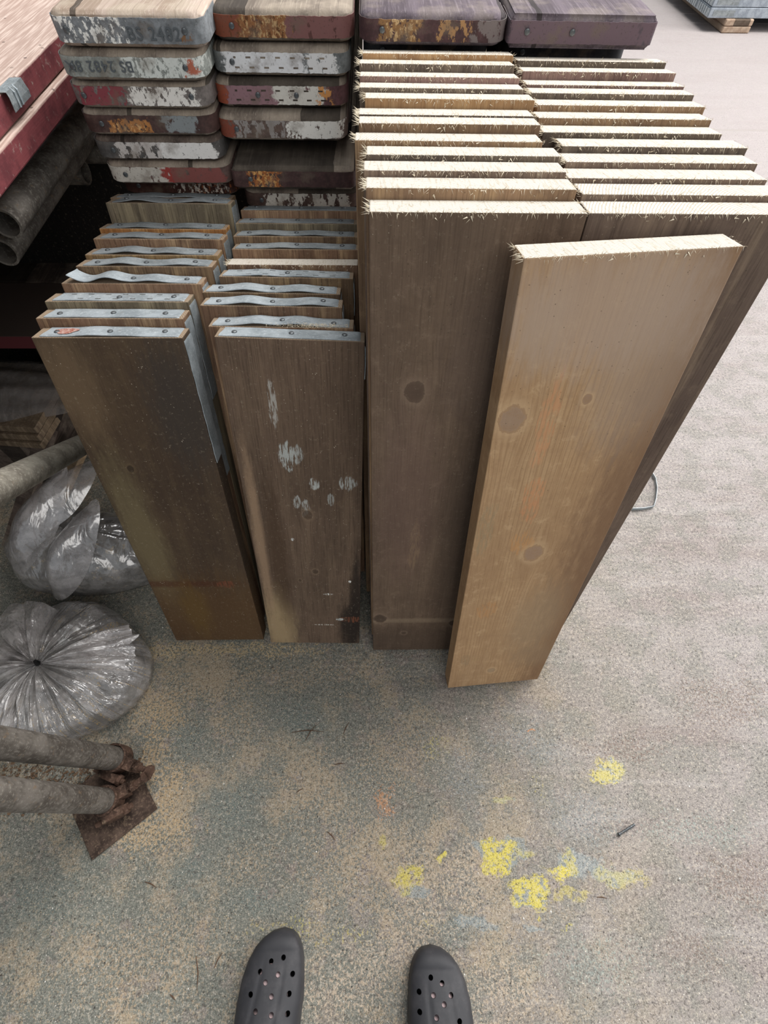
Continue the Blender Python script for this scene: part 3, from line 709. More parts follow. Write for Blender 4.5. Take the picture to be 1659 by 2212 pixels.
# ---------------------------------------------------------------- red edged planks on the left, running towards the viewer
def redplank_mesh(LEN, W=.225, T=.038):
    b = MB(); b.box(-W, 0, 0, LEN, 0, T)
    me = b.mesh('timber', [None], bevel=.003, seg=2); me.materials.clear()
    return me
m = NT('red_edge_paint', .6); P = m.obj(); x, y, z = m.sep(P)
fn = m.noise(m.vmath('MULTIPLY', P, (1, .05, 1)).outputs[0], 260, 3); bn = m.noise(P, 20, 5, .7)
top = m.mix(m.step(fn, .4, .7), lin('A48C80'), lin('C6B2A6')); top = m.mix(m.step(bn, .55, .75, 0, .6), top, lin('8A7466'))
redc = m.mix(m.step(bn, .35, .6), lin('5A2B2F'), lin('743A3D')); redc = m.mix(m.step(m.noise(P, 60, 5, .75), .56, .7, 0, .7), redc, lin('9C8C84')); 
edge = m.math('MULTIPLY', m.step(x, -.004, -.0005), m.step(m.math('ADD', z, m.math('MULTIPLY', bn, .004)), .0395, .036))
spots = m.step(m.voro(P, 45).outputs['Distance'], .16, .1); spots = m.math('MULTIPLY', spots, m.step(m.noise(P, 11, 2), .5, .6))
c = m.mix(m.math('MULTIPLY', spots, .8), top, lin('40302A')); c = m.mix(edge, c, redc); m.bump(fn, .3, .001)
M_red = m.done(c)
for (dx, y0, z0, rz, lab) in ((-.552, .02, .9225, .004, 'upper red edged plank at the left, dusty pink top, spotted with dirt'), (-.548, .10, .8825, -.002, 'lower red edged plank at the left, under the spotted one'),
                             (-.780, .02, .9225, .0, 'plank lying beside the spotted red edged one, cut by the left picture edge'), (-.776, .1, .8825, .0, 'plank low at the far left under the outer plank'),
                             (-.70, 1.45, .962, .06, 'grey plank lying across the red edged ones at the top left corner')):
    me = redplank_mesh(2.3 if z0 < .95 else 1.2); me.materials.append(M_red if z0 < .95 else F_grey)
    o = link('red_edged_plank' if z0 < .95 else 'grey_plank', me, None, (dx, y0, z0), (0, 0, rz)); tag(o, lab, 'plank')
# torn bracket hooked over the upper red plank
br = empty('torn_bracket', 'torn grey metal bracket with two prongs hooked on the red edged plank', 'bracket', (-.5475, .985, .943)); br.scale = (.62, .62, .62)
b = MB()
prof = [(-.05, .0275), (-.02, .0285), (.0015, .029), (.0035, .018), (.0045, .004), (.003, -.010)]
ys_ = [-.09, -.045, -.012, .006]
k0 = 0
for j, yy in enumerate(ys_):
    for (px_, pz_) in prof: b.v.append((px_ + .0, yy + (.004 if pz_ < .01 else 0) * (1 if j % 2 else -1), pz_))
for j in range(len(ys_) - 1):
    for i in range(len(prof) - 1):
        a = j * len(prof) + i; b.f.append((a, a + 1, a + len(prof) + 1, a + len(prof))); b.mi.append(0)
me = b.mesh('bracket_plate', M_galv2); bmx = bmesh.new(); bmx.from_mesh(me); bmesh.ops.solidify(bmx, geom=bmx.faces, thickness=.001); bmx.to_mesh(me); bmx.free()
link('bracket_plate', me, br)
for q in (-.062, -.045):
    b = MB(); b.tube((.006, q, .020), (.007, q - .004, -.008), .0022, 8); b.tube((-.002, q, .030), (.006, q, .020), .0022, 8)
    tag(link('prong', b.mesh('prong', M_galv, True), br), 'bright steel prong')

# tubes under the red planks
q1 = floor_at(12, 484, .816); q2 = floor_at(14, 545, .768)
tube_thing('scaffold_tube', 'long grey open ended tube under the red edged planks, fading into the dark', (q1.x, q1.y, .816), (q1.x, 2.9, .816))
tube_thing('scaffold_tube', 'short stub of a second tube below the long open ended one', (q2.x - .006, q2.y, .7675), (q2.x - .006, 2.9, .7675))
for yy in (1.24, 2.5):
    tube_thing('rack_tube', 'cross tube carrying the two tubes at the %s' % ('front' if yy < 2 else 'rear'), (-1.1, yy, .719), (q2.x - .01, yy, .719))
for yy in (.20, 2.2):
    tube_thing('rack_tube', 'cross tube carrying the red edged planks at the %s' % ('front' if yy < 1 else 'rear'), (-1.1, yy, .8575), (-.56, yy, .8575))
# two uprights by the base plate
u1 = tube_thing('upright_tube', 'upper of two grey tubes running out of the left edge, fixed by a rusty coupler', (-.575, .122, .012), (-.60, .085, 1.1), mat=M_tube)
u2 = tube_thing('upright_tube', 'lower of two grey tubes running out of the left edge, above the rusty plate', (-.573, .040, .012), (-.575, .040, 1.1), mat=M_tube)
# brace
d0 = Vector((-.555, .40, .67)); d1 = Vector((-.67, .70, .40)); dv = (d1 - d0).normalized()
tube_thing('brace_tube', 'pale dusty tube slanting down behind the clear bags', tuple(d0 - dv * .14), tuple(d0 + dv * .94), mat=steel('pale_dusty_tube', '8F8A7E', '6E685E', 'B5AFA2', .7, .1, .5))

# rusty base plate
pB = floor_at(201, 1858); pR = floor_at(341, 1747)
ex = (pR - pB); Lp = ex.length; ex.normalize(); ey = Vector((-ex.y, ex.x, 0))
bp = empty('base_plate', 'square rusty steel base plate on the floor under the tube ends', 'plate', tuple(pB), (0, 0, math.atan2(ex.y, ex.x)))
b = MB(); b.box(0, Lp, 0, .15, .0005, .0065); mr = steel('brown_rusty_plate', '5A4A40', '382C26', '85705E', .9, .1, .9)
link('plate', b.mesh('plate', mr, bevel=.0012), bp)
b = MB(); b.tube((.075, .085, .0066), (.075, .085, .0115), .02, 16); link('spigot', b.mesh('spigot', M_rust, True), bp)
# couplers round the feet of the uprights
def coupler(label, cx, cy, z, rot):
    c_ = empty('coupler', label, 'coupler', (cx, cy, z), (0, 0, rot))
    b = MB(); b.pipe((0, 0, 0), (0, 0, .04), .0295, .0248, 24); b.box(.026, .046, -.012, .012, .006, .034); link('clamp', b.mesh('clamp', M_rust, True, angle=30), c_)
    b = MB(); b.tube((.046, 0, .02), (.092, .004, .03), .0062, 10); b.tube((.052, .0005, .0213), (.061, .001, .0232), .0115, 6); b.tube((.083, .003, .028), (.092, .004, .03), .0125, 6)
    link('bolt', b.mesh('bolt', M_rust, True, angle=30), c_)
    b = MB(); b.box(-.012, .03, -.042, -.026, .004, .036); b.tube((-.03, -.034, .02), (.045, -.034, .02), .0055, 10); b.tube((.028, -.034, .02), (.037, -.034, .02), .011, 6)
    link('hinge', b.mesh('hinge', M_rust, True, bevel=0, angle=30), c_)
    return c_
coupler('rusty coupler with a thick bolt at the foot of the upper tube', -.5755, .1215, .014, -.35)
coupler('rusty coupler at the foot of the lower tube, over the plate', -.573, .040, .014, .5)
# rubble between the uprights
r = random.Random(3); b = MB()
for k in range(900):
    x = r.uniform(-.86, -.53); y = r.gauss(.08, .028); s_ = r.uniform(.0015, .006)
    if -.012 < y < .19:
        p = Vector((x, y, s_ * .4)); vs = [p + Vector((r.uniform(-1, 1), r.uniform(-1, 1), r.uniform(-.4, 1))) * s_ for _ in range(4)]
        n = len(b.v); b.v += [tuple((v.x, v.y, max(.0003, v.z))) for v in vs]
        for q in ((0, 1, 2), (0, 2, 3), (0, 3, 1), (1, 3, 2)): b.f.append(tuple(n + i for i in q)); b.mi.append(0)
o = link('wood_dirt', b.mesh('wood_dirt', NT('brown_dirt').done(lin('6A5441')))); tag(o, 'brown crumbs and dirt between the two tube feet', 'dirt', kind='stuff')

# dark panels added to keep light out of the rack void
M_panel = wood('void_dark_panel', '15120F', '1C1815', '241F1B', vary=False)  # near-black colour puts the deep shade of the void into the panels
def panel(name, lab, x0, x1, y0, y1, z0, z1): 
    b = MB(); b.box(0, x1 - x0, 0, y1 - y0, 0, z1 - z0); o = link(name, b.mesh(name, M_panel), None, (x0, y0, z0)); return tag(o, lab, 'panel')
panel('void_backing', 'added black panel darkening the void of the rack under the flat planks', -1.70, -.02, 1.36, 1.378, 0, .735)  # added so the gap behind the boards stays dark
panel('side_light_blocker', 'added dark panel blocking light from the far left of the rack', -1.72, -1.702, -.3, 2.3, 0, 1.3)  # unseen, added to stop light coming in from the left
panel('top_light_blocker', 'added dark panel keeping light out of the left rack bay from above', -1.70, -1.012, -.3, 2.3, .92, .938)  # unseen cover, added against light from above
# ---------------------------------------------------------------- things in the dark under the rack
def simple_board(name, lab, cat, loc, rot, dims, mat, bevel=.002):
    b = MB(); b.box(0, dims[0], 0, dims[1], 0, dims[2]); o = link(name, b.mesh(name, mat, bevel=bevel), None, loc, rot); return tag(o, lab, cat)
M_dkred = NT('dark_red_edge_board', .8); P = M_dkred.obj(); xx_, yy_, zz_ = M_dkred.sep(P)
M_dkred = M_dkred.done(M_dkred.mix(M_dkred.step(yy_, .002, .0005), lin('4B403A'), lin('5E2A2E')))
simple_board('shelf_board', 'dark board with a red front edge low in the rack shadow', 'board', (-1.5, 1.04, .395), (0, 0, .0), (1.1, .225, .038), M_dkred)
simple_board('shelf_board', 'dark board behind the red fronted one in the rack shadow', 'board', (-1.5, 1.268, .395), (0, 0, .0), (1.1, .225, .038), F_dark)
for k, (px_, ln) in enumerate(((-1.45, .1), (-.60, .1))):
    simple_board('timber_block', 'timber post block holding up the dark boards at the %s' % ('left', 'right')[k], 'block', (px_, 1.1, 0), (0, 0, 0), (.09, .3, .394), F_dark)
for k in range(3):
    simple_board('plywood_offcut', ('lowest', 'middle', 'top')[k] + ' of three pale offcuts stacked in the rack shadow', 'offcut', (-1.25, .90 + k * .006, .205 + k * .0205), (0, 0, -.10 + .012 * k), (.36, .24, .02), wood('offcut_%d' % k, '5A4C3E', '74634F', '93806A', vary=False))
simple_board('timber_block', 'dark block under the three pale offcuts', 'block', (-1.22, .93, 0), (0, 0, -.1), (.28, .18, .204), F_dark)
simple_board('timber_batten', 'grey batten leaning in the dark behind the slanting tube', 'batten', (-1.00, .66, .002), (.0, -.55, 1.2), (.42, .05, .022), F_dark)
simple_board('timber_batten', 'pale batten leaning beside the grey one behind the slanting tube', 'batten', (-.93, .76, .002), (.0, -.5, 1.1), (.30, .04, .022), flatwood('pale_batten', '6A5844', '8A7458', 'A8906E', .2))

# ---------------------------------------------------------------- clear bags of sawdust
def film_material(name, alpha=.45, tint='C9C6C2', dust=0.0, radial=True):
    m = NT(name, .16); P = m.obj(); b = m.b; x, y, z = m.sep(P)
    b.inputs['Specular IOR Level'].default_value = .9
    n = m.noise(P, 30, 4, .7)
    al = m.step(n, .3, .7, max(0, alpha - .16), alpha + .16); c = lin(tint)
    if dust:
        ang = m.math('ARCTAN2', y, x); cmb = m.add('ShaderNodeCombineXYZ'); m.link(m.math('MULTIPLY', ang, 3.4), cmb.inputs[0])
        m.link(m.math('MULTIPLY', m.vmath('LENGTH', P).outputs['Value'], 3.0), cmb.inputs[1])
        v = m.noise(cmb.outputs[0], 2.6, 2, .5); line = m.step(m.math('ABSOLUTE', m.math('SUBTRACT', v, .5)), .035, .012)
        spec = m.step(m.noise(P, 240, 3, .7), .48, .56); rad = m.vmath('LENGTH', m.vmath('MULTIPLY', P, (1, 1, 0)).outputs[0]).outputs['Value']
        d_ = m.math('MULTIPLY', m.math('MULTIPLY', line, spec), m.step(rad, .06, .13, 0, dust))
        c = m.mix(d_, c, lin('B49C74')); al = m.math('MAXIMUM', al, d_)
    m.put(b.inputs['Base Color'], c)
    a2 = m.math('ARCTAN2', y, x); cb2 = m.add('ShaderNodeCombineXYZ'); m.link(m.math('MULTIPLY', a2, 1.0), cb2.inputs[0])
    m.link(m.math('MULTIPLY', m.vmath('LENGTH', P).outputs['Value'], 3.5), cb2.inputs[1])
    if radial: m.bump(m.math('ADD', m.noise(cb2.outputs[0], 9, 3, .55, .6), m.math('MULTIPLY', m.noise(P, 22, 2, .5, 1.2), .35)), .9, .012)
    else: m.bump(m.noise(m.vmath('MULTIPLY', P, (1, .45, .45)).outputs[0], 26, 2, .5, 1.5), .6, .008)
    tr = m.add('ShaderNodeBsdfTransparent'); mx = m.add('ShaderNodeMixShader'); m.link(al, mx.inputs[0]); m.link(tr.outputs[0], mx.inputs[1]); m.link(b.outputs[0], mx.inputs[2])
    gl = m.add('ShaderNodeBsdfGlossy'); gl.inputs['Roughness'].default_value = .14; fr = m.add('ShaderNodeLayerWeight'); fr.inputs['Blend'].default_value = .5
    nb = b.inputs['Normal'].links[0].from_socket; m.link(nb, gl.inputs['Normal']); m.link(nb, fr.inputs['Normal'])
    m2 = m.add('ShaderNodeMixShader'); m.link(m.math('MULTIPLY_ADD', m.math('POWER', fr.outputs['Facing'], 3.0), .4, .11, True), m2.inputs[0]); m.link(mx.outputs[0], m2.inputs[1]); m.link(gl.outputs[0], m2.inputs[2])
    m.link(m2.outputs[0], m.n['Material Output'].inputs['Surface'])
    return m.m
FILM = film_material('clear_polythene', .36, 'DCD6D2', 1.0); FILM2 = film_material('cloudy_polythene_fold', .46, 'DAD3D0'); FILM_PLAIN = film_material('clear_polythene_plain', .28, 'D0CCCA', 0, False); FILM_EAR = film_material('cloudy_film_ear', .42, 'D2CDCC', 0, False)
m = NT('grey_sawdust_fill', .95); P = m.obj(); n = m.noise(P, 14, 5, .7)
c = m.mix(m.step(n, .4, .6), lin('4C4A48'), lin('67635D')); c = m.mix(m.step(m.noise(P, 30, 5, .75), .58, .66), c, lin('A8936C')); m.bump(m.noise(P, 260, 3), .5, .003)
FILL = m.done(c)

def bag_mesh(name, R, H, seed, pleat, npl, mat, squash=1.0, shape=None, zfloor=.001, tw=0.0, scale=1.0):
    nr, na = 46, 300; v = []; f = []
    for i in range(nr + 1):
        t = i / nr
        for j in range(na):
            a = 2 * pi * j / na
            rb = shape(a) if shape else 1
            nzv = mnoise.noise(Vector((cos(a) * 2.2 + seed, sin(a) * 2.2, t * 1.3)))
            rr = R * rb * (1 + .05 * nzv) * scale
            # profile: knot dip, shoulder, side
            if t < .72: q = t / .72; rad = rr * (q ** .9) * .88; z = H * (1 - .42 * q ** 2.2)
            else: q = (t - .72) / .28; rad = rr * (.88 + .12 * sin(q * pi / 2) - .10 * max(0, q - .5) * 2 * .8); z = H * .58 * (1 - q) ** 1.0
            ph = a + .25 * mnoise.noise(Vector((t * 4, a, seed))) * t
            s1 = abs(sin(ph * npl / 2 + 1.3 * mnoise.noise(Vector((cos(a) * 3, sin(a) * 3, seed)))))
            s2 = sin(ph * npl * 1.7 + seed)
            env = min(1, t * 6) * (1 - t) ** .45
            z += pleat * (s1 * 1.5 - .9 + .35 * s2) * env * (.6 + .8 * abs(mnoise.noise(Vector((cos(a), sin(a), seed + 4)))) * 2)
            z += .010 * mnoise.noise(Vector((rad * cos(a) * 14, rad * sin(a) * 14, seed))) * min(1, t * 3) * (1 - t)
            v.append((rad * cos(a), rad * sin(a) * squash, max(zfloor, z * scale)))
    for i in range(nr):
        for j in range(na):
            f.append((i*na+j, (i+1)*na+j, (i+1)*na+(j+1) % na, i*na+(j+1) % na))
    f.append(tuple(nr * na + j for j in reversed(range(na))))
    me = bpy.data.meshes.new(name); me.from_pydata(v, [], f); me.materials.append(mat); me.shade_smooth()
    return me
def fan_mesh(name, origin, dirs, length, z0, z1, npl, amp, mat, seed=0, jag=.12, n1=26, n2=120, droop=.3):
    """pleated film fan from a point: dirs = (a0, a1) in plan"""
    v = []; f = []; a0, a1 = dirs
    for i in range(n1 + 1):
        t = i / n1
        for j in range(n2 + 1):
            s_ = j / n2; a = a0 + (a1 - a0) * s_
            L_ = length(s_) * (1 + jag * mnoise.noise(Vector((s_ * 9, seed, 0))))
            rr = L_ * t
            z = z0 + (z1 - z0) * t - droop * t * t * t * .1 + amp * (abs(sin(s_ * npl * pi + 1.5 * mnoise.noise(Vector((s_ * 4, t * 2, seed))))) - .4) * min(1, t * 3) * (1 - .3 * t)
            z += .006 * mnoise.noise(Vector((rr * 25, a * 8, seed + 3)))
            e = min(s_, 1 - s_) * 8
            z -= .02 * max(0, 1 - e) ** 2 * t
            v.append((origin[0] + rr * cos(a), origin[1] + rr * sin(a), max(.004, origin[2] + z)))
    w_ = n2 + 1
    for i in range(n1):
        for j in range(n2): f.append((i*w_+j, (i+1)*w_+j, (i+1)*w_+j+1, i*w_+j+1))
    me = bpy.data.meshes.new(name); me.from_pydata(v, [], f); me.materials.append(mat); me.shade_smooth(); return me
def petal_mesh(name, p0, p1, width, bulge, mat, seed=0, npl=3, up=(0, 0, 1)):
    p0 = Vector(p0); p1 = Vector(p1); d = p1 - p0; u = Vector(up); s_ = d.cross(u).normalized(); u = s_.cross(d).normalized()
    v = []; f = []; n1, n2 = 30, 24
    for i in range(n1 + 1):
        t = i / n1; w_ = width * sin(pi * (t ** .8)) ** .7 + .006
        for j in range(n2 + 1):
            q = j / n2 * 2 - 1
            h = bulge * (1 - q * q) * sin(pi * min(1, t * 1.05)) + .004 * sin(q * npl * 3 + t * 2 + seed) * sin(pi * t) + .004 * mnoise.noise(Vector((t * 5, q * 2, seed)))
            p = p0 + d * t + s_ * (q * w_) + u * h
            v.append((p.x, p.y, max(.006, p.z)))
    w_ = n2 + 1
    for i in range(n1):
        for j in range(n2): f.append((i*w_+j, (i+1)*w_+j, (i+1)*w_+j+1, i*w_+j+1))
    me = bpy.data.meshes.new(name); me.from_pydata(v, [], f); me.materials.append(mat); me.shade_smooth(); return me

fb = empty('clear_bag', 'clear plastic bag of sawdust knotted in the middle, in front of the other bag', 'bag', (-.755, .305, 0), group='clear sawdust bags')
def shp(a):
    # reaches a blunt corner on the right, flatter at the front
    return .96 + .08 * cos(a - .6) + .05 * cos(3 * a + .4) + .03 * cos(4 * a)
link('film', bag_mesh('film', .200, .135, 2.3, .013, 17, FILM, .93, shp), fb)
link('sawdust_fill', bag_mesh('sawdust_fill', .200, .135, 2.3, .004, 9, FILL, .93, shp, scale=.90), fb)
link('film_fan', fan_mesh('film_fan', (0.01, 0, .135), (-.10, .66), lambda s_: .175 + .015 * sin(s_ * 3), .006, .0, 3, .020, FILM2, 4), fb)
link('film_fan', fan_mesh('film_fan', (-.01, .0, .135), (1.7, 3.5), lambda s_: .15 + .05 * sin(s_ * pi), .0, .0, 4, .020, FILM2, 8), fb)
link('film_fan', fan_mesh('film_fan', (-.01, -.005, .132), (3.7, 4.5), lambda s_: .19, .0, -.04, 5, .010, FILM2, 12), fb)
b = MB(); b.tube((0, 0, .126), (.003, .002, .150), .007, 10, r1=.004); tag(link('knot', b.mesh('knot', NT('black_tie', .6).done(lin('151413')), True), fb), 'black tie at the gathered neck')
rb = empty('clear_bag', 'clear plastic bag slumped behind the knotted one, long twisted ears of film', 'bag', (-.785, .635, 0), group='clear sawdust bags')
shp2 = lambda a: 1 + .12 * cos(2 * a + .5) + .05 * cos(3 * a)
link('film', bag_mesh('film', .205, .165, 7.9, .006, 9, FILM_PLAIN, .68, shp2), rb)
link('sawdust_fill', bag_mesh('sawdust_fill', .205, .165, 7.9, .002, 7, FILL, .68, shp2, scale=.92), rb)
link('film_ear', petal_mesh('film_ear', (-.04, -.14, .05), (.095, .05, .225), .050, .060, FILM_EAR, 1, 1.0), rb)
link('film_ear', petal_mesh('film_ear', (-.16, -.08, .05), (.01, .13, .26), .062, .065, FILM_EAR, 5, 1.0), rb)
link('film_ear', petal_mesh('film_ear', (-.10, .02, .15), (.08, .15, .25), .06, .04, FILM_EAR, 13, 1.0), rb)
# crumpled sheet under the rack
sh = link('plastic_sheet', petal_mesh('plastic_sheet', (-.42, 0, .20), (.24, .05, .14), .12, .04, film_material('dull_sheet', .5, '8E8884', 0, False), 3, 4), None, (-.93, 1.0, .10)); tag(sh, 'crumpled dull plastic sheet in the dark under the rack', 'plastic sheet')

# ---------------------------------------------------------------- far stack of galvanised decks
gx, gy = 2.64, 5.27
M_deck = steel('galvanised_deck', 'A0A8B0', '848C95', 'C0C8CE', .5, .3, .15)
ang = .02
def rotp(x, y): return (gx + x * cos(ang) - y * sin(ang), gy + x * sin(ang) + y * cos(ang))
def bearer_z(): return 0
for k, z0 in enumerate((.0005, .0415)):
    p = rotp(.15, 0); o = simple_board('bearer_plank', ('lower', 'upper')[k] + ' offcut of the timber bearer under the far galvanised decks', 'plank', (p[0], p[1], z0), (0, 0, ang + .0), (.225, 1.9, .040), flatwood('bearer_%d' % k, '8A7462', 'A8927E', 'C0AC98', .3), .006)
lay = 0
for layer in range(4):
    for r_ in range(4):
        p = rotp(0, .02 + r_ * .245); zz = .083 + layer * .062
        o = empty('steel_deck', '%s deck from the near side in the %s layer of the far galvanised stack' % (('first', 'second', 'third', 'fourth')[r_], ('bottom', 'second', 'third', 'top')[layer]), 'metal plank', (p[0], p[1], zz), (0, 0, ang), 'galvanised decks in the far stack')
        b = MB(); b.box(0, 2.4, 0, .235, .0, .059); link('deck_body', b.mesh('deck_body', M_deck, bevel=.003), o)
        b = MB()
        for q in range(6): b.box(-.012, .0, .012 + q * .037, .034 + q * .037, .008, .052)
        link('end_ribs', b.mesh('end_ribs', M_galv), o)
        if r_ == 0:
            b = MB(); b.box(.03, .2, -.0015, 0, .012, .045); tag(link('maker_plate', b.mesh('maker_plate', M_galv2), o), 'pale blank plate riveted to the side')
# strap of the far stack: thin upright strip
# ---------------------------------------------------------------- strap on the floor at the right
sp = [(1365, 1100), (1390, 1099), (1411, 1095), (1416, 1078), (1418, 1055), (1415, 1035), (1405, 1018), (1385, 1005)]
pts = [floor_at(a, b_, .006) for a, b_ in sp]; b = MB()
for i, p in enumerate(pts):
    d_ = (pts[min(i + 1, len(pts) - 1)] - pts[max(i - 1, 0)]).normalized(); nrm = Vector((-d_.y, d_.x, 0)) * .0006
    for zz in (.0005, .0125): b.v += [tuple(Vector((p.x, p.y, zz)) - nrm), tuple(Vector((p.x, p.y, zz)) + nrm)]
for i in range(len(pts) - 1):
    k = i * 4
    for q in ((0, 4, 6, 2), (1, 3, 7, 5), (2, 6, 7, 3), (0, 1, 5, 4)): b.f.append(tuple(k + j for j in q)); b.mi.append(0)
b.f += [(0, 2, 3, 1), tuple((len(pts)-1)*4 + j for j in (0, 1, 3, 2))]; b.mi += [0, 0]
o = link('packing_strap', b.mesh('packing_strap', M_galv)); tag(o, 'thin grey packing strap curled on the floor right of the tall boards', 'strap')

# ---------------------------------------------------------------- small things on the floor
p0 = floor_at(1337, 1802, .003); p1 = floor_at(1370, 1781, .003)
b = MB(); d_ = (p1 - p0); b.tube((0, 0, 0), tuple(d_), .0024, 12); b.tube(tuple(-d_.normalized() * .0015), (0, 0, 0), .0042, 14)
o = link('steel_nail', b.mesh('steel_nail', M_nail, True), None, (p0.x, p0.y, .0044)); tag(o, 'short steel nail lying alone on the bare floor at the right', 'nail')
SPn = [((630, 1582), (700, 1581), 'long thin brown splinter lying level, crossed by a broken one'), ((660, 1600), (683, 1566), 'broken splinter crossing the long level one'), ((742, 1586), (754, 1560), 'short upright brown splinter right of the crossed pair'),
       ((706, 1796), (724, 1815), 'stubby brown splinter in the middle of the floor'), ((312, 1905), (338, 1918), 'brown splinter below the rusty plate, right of its corner'), ((423, 2065), (425, 2140), 'long dark splinter pointing at the camera, left of the left clog'),
       ((462, 2092), (480, 2058), 'twisted brown splinter between the long dark one and the left clog'), ((722, 1652), (745, 1649), 'small dark chip below the short upright splinter'), ((640, 1712), (655, 1703), 'tiny dark chip left of the middle of the floor'), ((1290, 1938), (1312, 1941), 'dark chip under the yellow flakes at the right'), ((366, 2148), (378, 2162), 'small curled splinter near the bottom left')]
M_splb = NT('brown_splinter').done(lin('5A4231'))
for (a, b2, lab) in SPn:
    p0 = floor_at(*a, .002); p1 = floor_at(*b2, .002); d_ = p1 - p0; b = MB(); mid_ = d_ * .5 + Vector((-d_.y, d_.x, 0)) * .06
    cross = 'crossing' in lab
    zb = .0034 if cross else .0008
    b.tube((0, 0, 0), tuple(mid_), .0005, 5, r1=.0011); b.tube(tuple(mid_), tuple(d_), .0011, 5, r1=.0003)
    o = link('wood_splinter', b.mesh('wood_splinter', M_splb), None, (p0.x, p0.y, zb)); tag(o, lab, 'splinter')
# sawdust and shavings
r = random.Random(21); b = MB(); b2 = MB()
def dens(x, y):
    d_ = .35 + .5 * math.exp(-((x + .42) ** 2 / .03 + (y - .16) ** 2 / .06)) * 2 + .9 * math.exp(-((x - .08) ** 2 / .02 + (y + .15) ** 2 / .03)) + .5 * math.exp(-((y - .34) ** 2) / .0015) * (x < .2)
    d_ *= .35 + 1.3 * max(0, mnoise.noise(Vector((x * 9, y * 9, 1.5))) + .35)
    if x > .35: d_ *= .35
    return d_
cnt = 0
while cnt < 15000:
    x = r.uniform(-.72, .85); y = r.uniform(-.36, .62)
    if r.random() > dens(x, y): continue
    cnt += 1
    a = r.uniform(0, pi); ln = r.uniform(.0008, .0026); wd = r.uniform(.0003, .0008); z = r.uniform(.0003, .0007)
    dx, dy = cos(a) * ln, sin(a) * ln; ox, oy = -sin(a) * wd, cos(a) * wd
    t_ = b if r.random() < .93 else b2; n = len(t_.v)
    t_.v += [(x - ox, y - oy, z), (x + ox, y + oy, z), (x + dx, y + dy, z + r.uniform(0, .0008))]; t_.f.append((n, n+1, n+2)); t_.mi.append(0)
mm = NT('sawdust_flakes'); mm = mm.done(mm.mix(mm.noise(mm.obj(), 60, 2), lin('8D7A60'), lin('D8C6A4')))
o = link('sawdust', b.mesh('sawdust', mm)); tag(o, 'pale sawdust flakes strewn over the floor before the boards', 'sawdust', kind='stuff')
o = link('dark_chips', b2.mesh('dark_chips', NT('dark_chip').done(lin('3A2E26')))); tag(o, 'dark tiny wood chips strewn over the floor', 'chips', kind='stuff')
b = MB()
for k in range(90):
    x = r.uniform(-.7, .9); y = r.uniform(-.36, .9); s_ = r.uniform(.0008, .0022); n = len(b.v)
    b.v += [(x + s_ * cos(i * 1.257) * r.uniform(.7, 1.1), y + s_ * sin(i * 1.257), .0003) for i in range(5)] + [(x, y, s_ * .7 + .0003)]
    for i in range(5): b.f.append((n + i, n + (i + 1) % 5, n + 5)); b.mi.append(0)
o = link('white_grit', b.mesh('white_grit', NT('white_grit').done(lin('D9D6CF')))); tag(o, 'white grit crumbs scattered over the floor', 'grit', kind='stuff')

# ---------------------------------------------------------------- clogs and the feet in them
def smooth_interp(tab, t):
    for (a, va), (c_, vc) in zip(tab, tab[1:]):
        if t <= c_:
            q = (t - a) / (c_ - a); q = q * q * (3 - 2 * q) if False else q
            return va + (vc - va) * q
    return tab[-1][1]
CW = 1.1
OUT = [(0, .0), (.004, .018), (.012, .031), (.025, .0425), (.045, .0505), (.07, .0545), (.10, .056), (.14, .0545), (.18, .048), (.22, .043), (.26, .040), (.28, .032), (.292, .016), (.296, 0)]
INN = [(0, .0), (.004, .017), (.012, .027), (.025, .036), (.045, .0435), (.07, .049), (.10, .052), (.14, .050), (.18, .043), (.22, .040), (.26, .038), (.28, .031), (.292, .016), (.296, 0)]
SHIFT = [(0, .014), (.03, .010), (.07, .004), (.12, 0), (.3, -.002)]
HT = [(0, .024), (.01, .034), (.03, .044), (.06, .053), (.10, .064), (.15, .080), (.165, .083)]
M_clog = NT('black_clog_foam', .55); P = M_clog.obj()
M_clog.bump(M_clog.noise(P, 500, 2), .1, .0005)
M_clog = M_clog.done(M_clog.mix(M_clog.step(M_clog.noise(P, 22, 4, .7), .45, .7, 0, .5), lin('343437'), lin('4A484A')))
M_sock = NT('pink_sock', .9).done(lin('CDB4B4'))
